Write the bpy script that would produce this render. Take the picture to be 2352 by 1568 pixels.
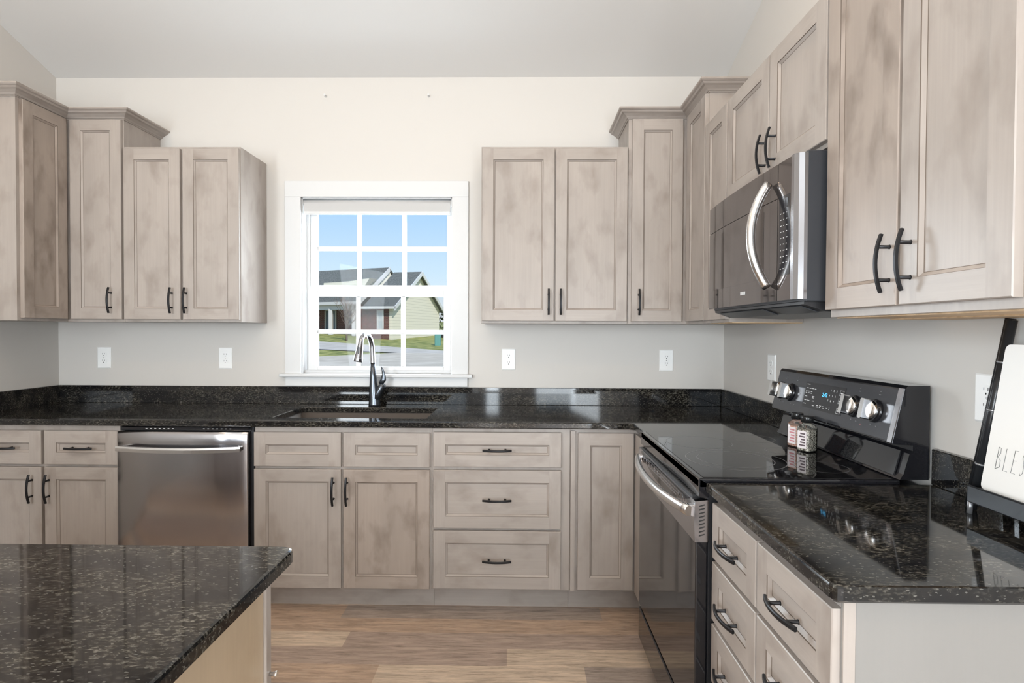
import bpy, bmesh, math, random
from mathutils import Vector, Matrix

# ------------------------------------------------------------------ scene reset
for o in list(bpy.data.objects):
    bpy.data.objects.remove(o, do_unlink=True)
SC = bpy.context.scene
COL = SC.collection
random.seed(7)
PI = math.pi

# ------------------------------------------------------------------ main dimensions (metres; X right, Y towards sink wall, Z up)
W, R, L = 3.278, 1.170, 2.705        # sink wall, right wall, left wall (x = -L)
EYE = 1.3357
CEIL0, SLOPE = 2.797, 0.337          # ceiling height at sink wall, pitch
RIDGE_Y, FRONT_Y = -1.0, -5.0
CT = 0.914                           # counter top height
UB = 1.380                           # bottom of wall cabinets

# ------------------------------------------------------------------ camera
F, YAW, PIT, ROL = 1301.8, .015, -.0169, .0046
cam = bpy.data.cameras.new('camera')
cam.sensor_fit = 'HORIZONTAL'; cam.sensor_width = 36.0
cam.lens = 36.0 * F / 2352.0
cam.clip_start = 0.02; cam.clip_end = 500
co = bpy.data.objects.new('camera', cam); COL.objects.link(co)
M = Matrix.Rotation(YAW, 4, 'Z') @ Matrix.Rotation(PIT, 4, 'X') @ Matrix.Rotation(PI / 2, 4, 'X') @ Matrix.Rotation(ROL, 4, 'Z')
co.matrix_world = Matrix.Translation((0, 0, EYE)) @ M
SC.camera = co

# ------------------------------------------------------------------ world, sun, lights, exposure
SC.view_settings.view_transform = 'Standard'
SC.view_settings.look = 'None'
SC.view_settings.exposure = 0.0
SC.view_settings.gamma = 1.0
SC.view_settings.use_curve_mapping = False
world = bpy.data.worlds.new('sky'); SC.world = world
world.use_nodes = True
wn = world.node_tree.nodes; wl = world.node_tree.links
wn.clear()
wout = wn.new('ShaderNodeOutputWorld'); wbg = wn.new('ShaderNodeBackground')
wtc = wn.new('ShaderNodeTexCoord'); wsep = wn.new('ShaderNodeSeparateXYZ')
wramp = wn.new('ShaderNodeValToRGB')
wl.new(wtc.outputs['Generated'], wsep.inputs[0]); wl.new(wsep.outputs['Z'], wramp.inputs[0])
e = wramp.color_ramp.elements
e[0].position = 0.0; e[0].color = (.93, .97, 1.0, 1)
e[1].position = 0.55; e[1].color = (.25, .50, .90, 1)
el = e.new(.10); el.color = (.66, .85, 1.0, 1)
el = e.new(.20); el.color = (.46, .71, 1.0, 1)
wl.new(wramp.outputs[0], wbg.inputs[0]); wbg.inputs[1].default_value = 1.0
wl.new(wbg.outputs[0], wout.inputs[0])

def lamp(name, kind, loc, target, energy, color, size=None, size_y=None, **kw):
    d = bpy.data.lights.new(name, kind); d.energy = energy; d.color = color
    if kind == 'AREA':
        d.shape = 'RECTANGLE' if size_y else 'DISK'
        d.size = size
        if size_y: d.size_y = size_y
    for k, v in kw.items(): setattr(d, k, v)
    o = bpy.data.objects.new(name, d); COL.objects.link(o); o.location = loc
    o.rotation_euler = (Vector(target) - Vector(loc)).to_track_quat('-Z', 'Y').to_euler()
    return o

DAY = (.85, .935, 1.0); WARM = (1.0, .72, .44)
lamp('sun', 'SUN', (0, 0, 20), (-8, 14, 5), 4.2, (1, .95, .86), angle=.01)
# daylight through the patio doors and windows at the far end of the room
lamp('daylight_patio_door', 'AREA', (-2.2, FRONT_Y + .1, 1.15), (-2.2, 0, 1.15), 40, DAY, 2.2, 2.0)
lamp('daylight_sidelight', 'AREA', (-.56, FRONT_Y + .1, 1.15), (-.56, 0, 1.15), 34, DAY, .24, 2.0)
lamp('daylight_window', 'AREA', (.72, FRONT_Y + .1, 1.0), (.72, 0, 1.0), 56, DAY, .8, 1.9)
# added fill lamps, out of view, against the solid side walls
lamp('side_wall_fill', 'AREA', (R - .05, -2.2, .92), (-3, -1.2, .8), 200, DAY, 2.0, 1.8)
lamp('side_wall_fill', 'AREA', (-L + .05, -2.2, 1.45), (2, -1.0, 1.0), 430, DAY, 2.0, 1.8)
# daylight through the kitchen window over the sink
lamp('daylight_kitchen_window', 'AREA', (-.835, W + .16, 1.56), (-.835, 0, 1.45), 38, DAY, .78, .86)
# ceiling downlights
for x in (-2.1, -.75, .55):
    z = CEIL0 + SLOPE * (W - 1.75)
    lamp('ceiling_downlight', 'AREA', (x, 1.75, z - .03), (x, 1.75, 0), 4, WARM, .16)
for x in (-2.1, .3):
    lamp('ceiling_downlight', 'AREA', (x, -.6, CEIL0 + SLOPE * (W + .6) - .03), (x, -.6, 0), 13, WARM, .16)

# ------------------------------------------------------------------ materials
def new_mat(name):
    m = bpy.data.materials.new(name); m.use_nodes = True
    nt = m.node_tree; b = nt.nodes['Principled BSDF']
    return m, nt, b
def pbr(name, col, rough=.5, metal=0., spec=.5, emit=None, es=1., coat=0., trans=0., ior=1.45, aniso=0., alpha=1.):
    m, nt, b = new_mat(name)
    b.inputs['Base Color'].default_value = (*col, 1)
    b.inputs['Roughness'].default_value = rough; b.inputs['Metallic'].default_value = metal
    b.inputs['Specular IOR Level'].default_value = spec
    b.inputs['Coat Weight'].default_value = coat; b.inputs['Coat Roughness'].default_value = .05
    b.inputs['Transmission Weight'].default_value = trans; b.inputs['IOR'].default_value = ior
    b.inputs['Anisotropic'].default_value = aniso; b.inputs['Alpha'].default_value = alpha
    if emit:
        b.inputs['Emission Color'].default_value = (*emit, 1); b.inputs['Emission Strength'].default_value = es
    return m
def N(nt, t, **kw):
    n = nt.nodes.new(t)
    for k, v in kw.items():
        if hasattr(n, k): setattr(n, k, v)
        else: n.inputs[k].default_value = v
    return n
def ramp(nt, src, stops):
    r = nt.nodes.new('ShaderNodeValToRGB'); nt.links.new(src, r.inputs[0])
    e = r.color_ramp.elements
    e[0].position, e[0].color = stops[0][0], (*stops[0][1], 1)
    e[1].position, e[1].color = stops[-1][0], (*stops[-1][1], 1)
    for p, c in stops[1:-1]:
        x = e.new(p); x.color = (*c, 1)
    return r
def mix(nt, fac, a, b, blend='MIX'):
    m = nt.nodes.new('ShaderNodeMix'); m.data_type = 'RGBA'; m.blend_type = blend
    for s, v in ((m.inputs[0], fac), (m.inputs[6], a), (m.inputs[7], b)):
        if hasattr(v, 'is_output'): nt.links.new(v, s)
        elif isinstance(v, (int, float)): s.default_value = v
        else: s.default_value = (*v, 1)
    return m.outputs[2]

def wood_mat(name, base, dark, blot=.55, rough=.36, grain=.30):
    """stained maple: soft blotches and fine grain that follow each board's own grain direction (UV u = along the grain)"""
    m, nt, b = new_mat(name)
    uv = nt.nodes.new('ShaderNodeUVMap'); uv.uv_map = 'grain'
    oi = nt.nodes.new('ShaderNodeObjectInfo')
    mul = N(nt, 'ShaderNodeMath', operation='MULTIPLY'); mul.inputs[1].default_value = 37.0
    nt.links.new(oi.outputs['Random'], mul.inputs[0])
    def noise(sx, sy, scale, det, rough_=.55, dist=0.):
        mp = N(nt, 'ShaderNodeMapping'); mp.inputs['Scale'].default_value = (sx, sy, 1)
        nt.links.new(uv.outputs[0], mp.inputs[0])
        n = N(nt, 'ShaderNodeTexNoise', noise_dimensions='4D'); n.inputs['Scale'].default_value = scale
        n.inputs['Detail'].default_value = det; n.inputs['Roughness'].default_value = rough_; n.inputs['Distortion'].default_value = dist
        nt.links.new(mp.outputs[0], n.inputs['Vector']); nt.links.new(mul.outputs[0], n.inputs['W'])
        return n.outputs['Fac']
    b1 = ramp(nt, noise(2.0, 5, 1.6, 3, .5, 0.), [(.35, (0, 0, 0)), (.75, (1, 1, 1))])
    b2 = ramp(nt, noise(2.6, 5, 2.2, 4, .5, .15), [(.50, (0, 0, 0)), (.80, (1, 1, 1))])
    g = ramp(nt, noise(1.6, 60, 2.0, 4, .6), [(.35, (0, 0, 0)), (.7, (1, 1, 1))])
    c = mix(nt, b1.outputs[0], base, [x * (1 - .20 * blot) for x in base])
    f2 = N(nt, 'ShaderNodeMath', operation='MULTIPLY'); f2.inputs[1].default_value = blot
    nt.links.new(b2.outputs[0], f2.inputs[0])
    c = mix(nt, f2.outputs[0], c, dark)
    f3 = N(nt, 'ShaderNodeMath', operation='MULTIPLY'); f3.inputs[1].default_value = grain
    nt.links.new(g.outputs[0], f3.inputs[0])
    c = mix(nt, f3.outputs[0], c, [x * .72 for x in base])
    nt.links.new(c, b.inputs['Base Color'])
    b.inputs['Roughness'].default_value = rough; b.inputs['Specular IOR Level'].default_value = .45
    return m

def granite_mat():
    m, nt, b = new_mat('black_granite')
    tc = nt.nodes.new('ShaderNodeTexCoord')
    mp = N(nt, 'ShaderNodeMapping'); mp.inputs['Rotation'].default_value = (0, 0, -.35); mp.inputs['Scale'].default_value = (.45, 1, 1)
    nt.links.new(tc.outputs['Object'], mp.inputs[0])
    n1 = N(nt, 'ShaderNodeTexNoise'); n1.inputs['Scale'].default_value = 190; n1.inputs['Detail'].default_value = 5; n1.inputs['Roughness'].default_value = .62
    n2 = N(nt, 'ShaderNodeTexNoise'); n2.inputs['Scale'].default_value = 14; n2.inputs['Detail'].default_value = 3
    v = N(nt, 'ShaderNodeTexVoronoi'); v.inputs['Scale'].default_value = 560
    for n in (n1, n2, v): nt.links.new(mp.outputs[0], n.inputs['Vector'])
    a = ramp(nt, n1.outputs['Fac'], [(.38, (.004, .004, .005)), (.50, (.018, .016, .012)), (.57, (.062, .056, .045)), (.68, (.16, .15, .13))])
    c = mix(nt, ramp(nt, n2.outputs['Fac'], [(.35, (0, 0, 0)), (.65, (1, 1, 1))]).outputs[0], (.006, .006, .007), a.outputs[0])
    sp = N(nt, 'ShaderNodeSeparateColor'); nt.links.new(v.outputs['Color'], sp.inputs[0])
    gt = N(nt, 'ShaderNodeMath', operation='GREATER_THAN'); gt.inputs[1].default_value = .975
    nt.links.new(sp.outputs[0], gt.inputs[0])
    c = mix(nt, gt.outputs[0], c, (.10, .095, .085))
    nt.links.new(c, b.inputs['Base Color'])
    b.inputs['Roughness'].default_value = .05; b.inputs['Specular IOR Level'].default_value = .5
    return m

def paint_mat(name, col, rough=.6, bump=.02):
    m, nt, b = new_mat(name)
    b.inputs['Base Color'].default_value = (*col, 1); b.inputs['Roughness'].default_value = rough
    b.inputs['Specular IOR Level'].default_value = .3
    n = N(nt, 'ShaderNodeTexNoise'); n.inputs['Scale'].default_value = 350; n.inputs['Detail'].default_value = 2
    tc = nt.nodes.new('ShaderNodeTexCoord'); nt.links.new(tc.outputs['Object'], n.inputs['Vector'])
    bp = nt.nodes.new('ShaderNodeBump'); bp.inputs['Strength'].default_value = bump; bp.inputs['Distance'].default_value = .002
    nt.links.new(n.outputs['Fac'], bp.inputs['Height']); nt.links.new(bp.outputs[0], b.inputs['Normal'])
    return m

def plank_mat():
    m, nt, b = new_mat('vinyl_plank')
    at = nt.nodes.new('ShaderNodeVertexColor'); at.layer_name = 'plank_tint'
    tc = nt.nodes.new('ShaderNodeTexCoord')
    def noise(sx, sy, sc, det, rg=.6, dist=0.):
        mp = N(nt, 'ShaderNodeMapping'); mp.inputs['Scale'].default_value = (sx, sy, 1)
        nt.links.new(tc.outputs['Object'], mp.inputs[0])
        n = N(nt, 'ShaderNodeTexNoise'); n.inputs['Scale'].default_value = sc; n.inputs['Detail'].default_value = det
        n.inputs['Roughness'].default_value = rg; n.inputs['Distortion'].default_value = dist
        nt.links.new(mp.outputs[0], n.inputs['Vector']); return n.outputs['Fac']
    g1 = ramp(nt, noise(2.2, 22, 2.2, 8, .7, .6), [(.36, (0, 0, 0)), (.66, (1, 1, 1))])
    g2 = ramp(nt, noise(3, 45, 2.4, 8, .75, .4), [(.52, (0, 0, 0)), (.70, (1, 1, 1))])
    g3 = ramp(nt, noise(4, 26, 2.5, 8, .75, .8), [(.53, (0, 0, 0)), (.66, (1, 1, 1))])
    hs = nt.nodes.new('ShaderNodeHueSaturation'); hs.inputs['Value'].default_value = .55
    nt.links.new(at.outputs[0], hs.inputs['Color'])
    c = mix(nt, g1.outputs[0], at.outputs[0], hs.outputs[0])
    f = N(nt, 'ShaderNodeMath', operation='MULTIPLY'); f.inputs[1].default_value = .75; nt.links.new(g2.outputs[0], f.inputs[0])
    c = mix(nt, f.outputs[0], c, (.075, .05, .035))
    f = N(nt, 'ShaderNodeMath', operation='MULTIPLY'); f.inputs[1].default_value = .6; nt.links.new(g3.outputs[0], f.inputs[0])
    c = mix(nt, f.outputs[0], c, (.44, .36, .29))
    nt.links.new(c, b.inputs['Base Color']); b.inputs['Roughness'].default_value = .45; b.inputs['Specular IOR Level'].default_value = .35
    return m

def brushed(name, col, rough=.24, sc=(2, 2, 220), strength=.05, metal=1.):
    m, nt, b = new_mat(name)
    b.inputs['Base Color'].default_value = (*col, 1); b.inputs['Metallic'].default_value = metal
    tc = nt.nodes.new('ShaderNodeTexCoord'); mp = N(nt, 'ShaderNodeMapping'); mp.inputs['Scale'].default_value = sc
    nt.links.new(tc.outputs['Object'], mp.inputs[0])
    n = N(nt, 'ShaderNodeTexNoise'); n.inputs['Scale'].default_value = 3; n.inputs['Detail'].default_value = 3
    nt.links.new(mp.outputs[0], n.inputs['Vector'])
    bp = nt.nodes.new('ShaderNodeBump'); bp.inputs['Strength'].default_value = strength; bp.inputs['Distance'].default_value = .004
    nt.links.new(n.outputs['Fac'], bp.inputs['Height']); nt.links.new(bp.outputs[0], b.inputs['Normal'])
    b.inputs['Roughness'].default_value = rough
    return m

def noisy(name, c1, c2, scale, rough=.8, stretch=(1, 1, 1), lo=.4, hi=.62):
    m, nt, b = new_mat(name)
    tc = nt.nodes.new('ShaderNodeTexCoord'); mp = N(nt, 'ShaderNodeMapping'); mp.inputs['Scale'].default_value = stretch
    nt.links.new(tc.outputs['Object'], mp.inputs[0])
    n = N(nt, 'ShaderNodeTexNoise'); n.inputs['Scale'].default_value = scale; n.inputs['Detail'].default_value = 5
    nt.links.new(mp.outputs[0], n.inputs['Vector'])
    r = ramp(nt, n.outputs['Fac'], [(lo, c1), (hi, c2)])
    nt.links.new(r.outputs[0], b.inputs['Base Color']); b.inputs['Roughness'].default_value = rough
    return m

def brick_mat():
    m, nt, b = new_mat('red_brick')
    uv = nt.nodes.new('ShaderNodeUVMap'); uv.uv_map = 'grain'
    t = nt.nodes.new('ShaderNodeTexBrick'); nt.links.new(uv.outputs[0], t.inputs['Vector'])
    t.inputs['Color1'].default_value = (.16, .055, .045, 1); t.inputs['Color2'].default_value = (.09, .04, .035, 1)
    t.inputs['Mortar'].default_value = (.24, .19, .17, 1); t.inputs['Scale'].default_value = 1.0
    t.inputs['Brick Width'].default_value = .22; t.inputs['Row Height'].default_value = .075; t.inputs['Mortar Size'].default_value = .008
    nt.links.new(t.outputs['Color'], b.inputs['Base Color']); b.inputs['Roughness'].default_value = .85
    return m
def siding_mat():
    m, nt, b = new_mat('cream_siding')
    uv = nt.nodes.new('ShaderNodeUVMap'); uv.uv_map = 'grain'
    w = nt.nodes.new('ShaderNodeSeparateXYZ'); nt.links.new(uv.outputs[0], w.inputs[0])
    f = N(nt, 'ShaderNodeMath', operation='FRACT'); s = N(nt, 'ShaderNodeMath', operation='MULTIPLY'); s.inputs[1].default_value = 5.0
    nt.links.new(w.outputs['Y'], s.inputs[0]); nt.links.new(s.outputs[0], f.inputs[0])
    r = ramp(nt, f.outputs[0], [(.0, (.42, .40, .33)), (.14, (.76, .72, .60)), (1., (.78, .74, .62))])
    nt.links.new(r.outputs[0], b.inputs['Base Color']); b.inputs['Roughness'].default_value = .7
    return m
def glass_mat(name, tint, refl=.14):
    m = bpy.data.materials.new(name); m.use_nodes = True; nt = m.node_tree; nt.nodes.clear()
    o = nt.nodes.new('ShaderNodeOutputMaterial'); t = nt.nodes.new('ShaderNodeBsdfTransparent'); g = nt.nodes.new('ShaderNodeBsdfGlossy')
    fr = nt.nodes.new('ShaderNodeFresnel'); fr.inputs['IOR'].default_value = 1.45
    g.inputs['Roughness'].default_value = .01
    t.inputs['Color'].default_value = (*tint, 1); mx = nt.nodes.new('ShaderNodeMixShader')
    ml = N(nt, 'ShaderNodeMath', operation='MULTIPLY'); ml.inputs[1].default_value = refl; nt.links.new(fr.outputs[0], ml.inputs[0]); nt.links.new(ml.outputs[0], mx.inputs[0]); nt.links.new(t.outputs[0], mx.inputs[1]); nt.links.new(g.outputs[0], mx.inputs[2])
    nt.links.new(mx.outputs[0], o.inputs[0]); return m

MT = {}
MT['wood'] = wood_mat('greige_maple', (.39, .342, .307), (.165, .125, .10), .70)
MT['wood_blotchy'] = wood_mat('greige_maple_blotchy', (.375, .312, .268), (.12, .088, .068), 1.)
MT['glaze'] = pbr('brown_glaze', (.115, .085, .065), .5)
MT['gap'] = pbr('dark_recess', (.05, .038, .03), .8)
MT['raw'] = noisy('raw_birch', (.55, .38, .22), (.66, .48, .30), 6, .6, (1, 8, 1))
MT['island'] = wood_mat('tan_island_veneer', (.46, .355, .245), (.30, .21, .13), .5)
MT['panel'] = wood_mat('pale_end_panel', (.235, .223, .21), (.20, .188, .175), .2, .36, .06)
MT['gran'] = granite_mat()
MT['wall'] = paint_mat('greige_wall_paint', (.60, .573, .54))
MT['ceil'] = paint_mat('white_ceiling_paint', (.72, .705, .685))
MT['plank'] = plank_mat()
MT['white'] = pbr('white_trim_paint', (.62, .62, .62), .35)
MT['outlet'] = pbr('outlet_plastic', (.86, .86, .85), .3)
MT['vinyl'] = pbr('white_vinyl', (.64, .64, .64), .3)
MT['slot'] = pbr('dark_slot', (.03, .03, .03), .6)
MT['handle'] = pbr('dark_bronze', (.022, .022, .024), .38, .6)
MT['bss'] = brushed('black_stainless', (.46, .455, .475), .17, (300, 2, 1.5), .02)
MT['steel'] = brushed('brushed_steel', (.72, .71, .70), .2, (2, 2, 200), .02)
MT['chrome'] = pbr('chrome', (.80, .79, .78), .1, 1.)
MT['mwtrim'] = pbr('dark_chrome', (.36, .36, .38), .16, 1.)
MT['bgloss'] = pbr('black_gloss', (.010, .010, .012), .06, 0, .5, coat=.3)
MT['bsatin'] = pbr('black_satin', (.018, .018, .02), .35)
MT['cook'] = pbr('black_ceramic_glass', (.008, .008, .009), .03, 0, .6)
MT['ring'] = pbr('burner_ring_print', (.16, .16, .17), .2)
MT['ctrl'] = pbr('graphite_panel', (.075, .077, .085), .16, .5)
MT['disp'] = pbr('touch_panel_glass', (.022, .022, .025), .1)
MT['print'] = pbr('white_print', (.72, .72, .72), .5)
MT['blue'] = pbr('blue_digits', (.02, .1, .15), .5, emit=(.10, .55, 1.0), es=2.2)
MT['mwglass'] = pbr('smoked_glass', (.15, .135, .13), .05, .8)
MT['mwside'] = pbr('microwave_side', (.045, .048, .055), .3, .3)
MT['glass'] = glass_mat('window_glass', (.97, .99, 1.0))
MT['screen_glass'] = glass_mat('window_glass_with_screen', (.84, .84, .84))
MT['shade'] = pbr('grey_shade_fabric', (.50, .495, .49), .8)
MT['faucet'] = pbr('slate_faucet', (.11, .122, .14), .24, .9)
MT['spout'] = pbr('steel_spout', (.42, .43, .46), .16, 1.)
MT['sink'] = pbr('dark_composite_sink', (.10, .085, .075), .4)
MT['jar'] = glass_mat('jar_glass', (.95, .96, .96), 1.)
MT['salt'] = noisy('pink_salt', (.55, .24, .15), (.85, .66, .58), 320, .6)
MT['pepper'] = noisy('mixed_seasoning', (.05, .035, .02), (.78, .72, .62), 260, .6, lo=.43, hi=.56)
MT['cap'] = pbr('black_plastic', (.012, .012, .012), .25)
MT['label'] = pbr('paper_label', (.72, .66, .66), .6)
MT['labelp'] = pbr('pink_label_print', (.55, .22, .24), .6)
MT['labeld'] = pbr('dark_label_print', (.10, .07, .08), .6)
MT['plate'] = pbr('ivory_board', (.74, .72, .69), .35)
MT['ink'] = pbr('pencil_grey', (.20, .20, .20), .6)
MT['easel'] = pbr('black_iron', (.016, .017, .019), .28)
MT['ring_metal'] = pbr('worn_ring', (.30, .30, .31), .35, .7)
MT['brick'] = brick_mat(); MT['siding'] = siding_mat()
MT['shingle'] = noisy('grey_shingles', (.085, .09, .085), (.15, .155, .145), 9, .9, (1, 1, 3))
MT['grass'] = noisy('lawn_grass', (.16, .19, .04), (.38, .37, .12), 2.2, .95)
MT['concrete'] = noisy('concrete', (.52, .46, .38), (.64, .58, .49), 1.2, .9)
MT['street'] = noisy('street_concrete', (.50, .46, .41), (.58, .54, .49), 1.2, .9)
MT['kerb'] = pbr('kerb_joint', (.06, .06, .06), .9)
MT['bark'] = pbr('bare_bark', (.22, .16, .13), .9)
MT['dglass'] = pbr('dark_window_glass', (.10, .12, .14), .1)
MT['lglass'] = pbr('pale_window_blind', (.42, .46, .48), .3)
MT['door'] = pbr('blue_grey_door', (.12, .17, .22), .4)
MT['bush'] = noisy('dark_shrub', (.03, .05, .02), (.10, .12, .06), 6, .9)
MT['teal'] = pbr('teal_utility_box', (.14, .36, .33), .6)

# ------------------------------------------------------------------ mesh builder
GR = {'z': 0, 'x': 1, 'y': 2}
GV = [Vector((0, 0, 1)), Vector((1, 0, 0)), Vector((0, 1, 0))]
class MB:
    def __init__(s):
        s.bm = bmesh.new(); s.g = s.bm.faces.layers.int.new('g'); s.mats = []
    def mi(s, k):
        if k not in s.mats: s.mats.append(k)
        return s.mats.index(k)
    def quad(s, pts, m, g='z', smooth=False):
        f = s.bm.faces.new([s.bm.verts.new(p) for p in pts]); f.material_index = s.mi(m); f[s.g] = GR[g]; f.smooth = smooth
        return f
    def _new(s, before, m, g, smooth=False):
        i = s.mi(m)
        for f in s.bm.faces:
            if f not in before: f.material_index = i; f[s.g] = GR[g]; f.smooth = smooth
    def box(s, x0, x1, y0, y1, z0, z1, m, g='z', b=0., seg=1):
        before = set(s.bm.faces)
        r = bmesh.ops.create_cube(s.bm, size=1.0)
        c = Vector(((x0 + x1) / 2, (y0 + y1) / 2, (z0 + z1) / 2)); d = Vector((abs(x1 - x0), abs(y1 - y0), abs(z1 - z0)))
        for v in r['verts']: v.co = Vector((v.co.x * d.x, v.co.y * d.y, v.co.z * d.z)) + c
        if b > 0:
            ed = set(e for v in r['verts'] for e in v.link_edges)
            bmesh.ops.bevel(s.bm, geom=list(ed), offset=b, segments=seg, profile=.5, affect='EDGES')
        s._new(before, m, g); return s
    def loft(s, loops, m, g='z', closed=True, cap=True, smooth=True):
        """skin a list of equal-length vertex loops"""
        i = s.mi(m); vs = [[s.bm.verts.new(p) for p in lp] for lp in loops]; n = len(loops[0])
        for a, b in zip(vs, vs[1:]):
            for k in range(n if closed else n - 1):
                f = s.bm.faces.new((a[k], a[(k + 1) % n], b[(k + 1) % n], b[k])); f.material_index = i; f[s.g] = GR[g]; f.smooth = smooth
        if cap and closed:
            for lp in (vs[0][::-1], vs[-1]):
                f = s.bm.faces.new(lp); f.material_index = i; f[s.g] = GR[g]
        return s
    def tube(s, pts, rad, m, n=12, flat=1., up=None, smooth=True):
        """sweep an ellipse along pts; flat scales the second axis"""
        P = [Vector(p) for p in pts]; loops = []
        for k, p in enumerate(P):
            t = ((P[min(k + 1, len(P) - 1)] - P[max(k - 1, 0)])).normalized()
            u = Vector(up) if up else (Vector((0, 0, 1)) if abs(t.z) < .9 else Vector((1, 0, 0)))
            a = t.cross(u).normalized(); b_ = a.cross(t).normalized()
            r = rad[k] if isinstance(rad, (list, tuple)) else rad
            fl = flat[k] if isinstance(flat, (list, tuple)) else flat
            loops.append([p + a * (math.cos(2 * PI * q / n) * r) + b_ * (math.sin(2 * PI * q / n) * r * fl) for q in range(n)])
        return s.loft(loops, m, smooth=smooth)
    def lathe(s, prof, c, ax, m, n=20):
        """prof: (distance along ax, radius)"""
        ax = Vector(ax).normalized(); u = Vector((0, 0, 1)) if abs(ax.z) < .9 else Vector((1, 0, 0))
        a = ax.cross(u).normalized(); b_ = ax.cross(a); c = Vector(c)
        return s.loft([[c + ax * h + a * (math.cos(2 * PI * q / n) * r) + b_ * (math.sin(2 * PI * q / n) * r) for q in range(n)] for h, r in prof], m)
    def prism(s, poly, ext, m, g='z', smooth=False):
        e_ = Vector(ext); P = [Vector(p) for p in poly]
        return s.loft([P, [p + e_ for p in P]], m, g, smooth=smooth)
    def build(s, name, parent=None, label=None):
        bm = s.bm
        bmesh.ops.recalc_face_normals(bm, faces=bm.faces)
        uvl = bm.loops.layers.uv.new('grain')
        for f in bm.faces:
            gv = GV[f[s.g]]; nn = f.normal
            if abs(nn.dot(gv)) > .9: gv = GV[(f[s.g] + 1) % 3]
            vv = nn.cross(gv)
            for l in f.loops: l[uvl].uv = (l.vert.co.dot(gv), l.vert.co.dot(vv))
        me = bpy.data.meshes.new(name); bm.to_mesh(me); bm.free()
        for k in s.mats: me.materials.append(MT[k])
        o = bpy.data.objects.new(name, me); COL.objects.link(o)
        if parent: attach(o, parent)
        if label: o['label'] = label
        return o
def origin(o):      # parts are modelled in world coordinates: only an empty root is offset
    return Vector(o.location) if o.type == 'EMPTY' else Vector((0, 0, 0))
def attach(o, parent):
    o.parent = parent; o.matrix_parent_inverse = Matrix.Translation(-origin(parent))
def thing(name, label, cat, loc, group=None):
    o = bpy.data.objects.new(name, None); o.empty_display_size = .05; COL.objects.link(o); o.location = loc
    o['label'] = label; o['category'] = cat
    if group: o['group'] = group
    return o
def tag(o, label, cat, group=None):
    o['label'] = label; o['category'] = cat
    if group: o['group'] = group
    return o
def struct(o): o['kind'] = 'structure'; return o
def duplicate(root, offset, label):
    """copy of a thing with its parts and sub-parts, moved by offset"""
    r = root.copy(); COL.objects.link(r); r.location = Vector(root.location) + Vector(offset); r['label'] = label
    for ch in list(root.children):
        c = ch.copy(); COL.objects.link(c); c.parent = r; c.matrix_parent_inverse = ch.matrix_parent_inverse.copy()
        for gch in list(ch.children):
            d = gch.copy(); COL.objects.link(d); d.parent = c; d.matrix_parent_inverse = gch.matrix_parent_inverse.copy()
    return r

# ------------------------------------------------------------------ room shell
def zc(y):
    return CEIL0 + SLOPE * (W - y) if y > RIDGE_Y else CEIL0 + SLOPE * (W - RIDGE_Y) - .40 * (RIDGE_Y - y)
# floor of vinyl planks: one mesh, one tint per plank
def build_floor():
    me = bpy.data.meshes.new('floor'); verts, faces, tints = [], [], []
    tan, lt, gb, dk, gy = (.56, .405, .30), (.70, .555, .425), (.49, .375, .31), (.38, .285, .225), (.44, .36, .31)
    custom = {0: [(-L, .9, tan), (.9, R, gy)], 1: [(-L, -.75, lt), (-.75, 1.0, gb), (1.0, R, tan)],
              2: [(-L, -1.2, gy), (-1.2, -.049, gb), (-.049, 1.1, lt)], 3: [(-L, -.56, tan), (-.56, .26, lt), (.26, R, gy)],
              4: [(-L, -.2, gb), (-.2, 1.1, tan)]}
    y = 2.489 + .122; j = 0; rnd = random.Random(3)
    rows = [(W, 2.733, -2), (2.733, 2.611, -1)]
    while y > FRONT_Y:
        rows.append((y, y - .1225, j)); y -= .1225; j += 1
    for y1, y0, j in rows:
        segs = custom.get(j)
        if not segs:
            segs = []; x = -L - rnd.random() * 1.2
            while x < R:
                segs.append((x, x + 1.22, rnd.choice((tan, lt, gb, dk, gy)))); x += 1.22
        for x0, x1, c in segs:
            x0, x1 = max(x0, -L), min(x1, R)
            if x1 <= x0: continue
            i = len(verts); verts += [(x0, y0, 0), (x1, y0, 0), (x1, y1, 0), (x0, y1, 0)]; faces.append((i, i + 1, i + 2, i + 3)); tints.append(c)
    me.from_pydata(verts, [], faces); me.materials.append(MT['plank'])
    ca = me.color_attributes.new('plank_tint', 'FLOAT_COLOR', 'CORNER')
    for p, c in zip(me.polygons, tints):
        for li in p.loop_indices: ca.data[li].color = (*c, 1)
    o = bpy.data.objects.new('floor', me); COL.objects.link(o); return struct(o)
build_floor()
T = .12
WX0, WX1, WZ0, WZ1 = -1.272, -.397, 1.09, 2.108       # kitchen window opening
m = MB()
for a in ((-L - T, WX0, 0, CEIL0 + .05), (WX1, R + T, 0, CEIL0 + .05), (WX0, WX1, 0, WZ0), (WX0, WX1, WZ1, CEIL0 + .05)):
    m.box(a[0], a[1], W, W + T, a[2], a[3], 'wall')
struct(m.build('wall_back'))
for nm, x0, x1 in (('wall_left', -L - T, -L), ('wall_right', R, R + T)):
    m = MB(); poly = [(x0, W, 0), (x0, W, zc(W) + .02), (x0, RIDGE_Y, zc(RIDGE_Y) + .02), (x0, FRONT_Y, zc(FRONT_Y) + .02), (x0, FRONT_Y, 0)]
    m.prism(poly, (x1 - x0, 0, 0), 'wall'); struct(m.build(nm))
m = MB()
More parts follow.
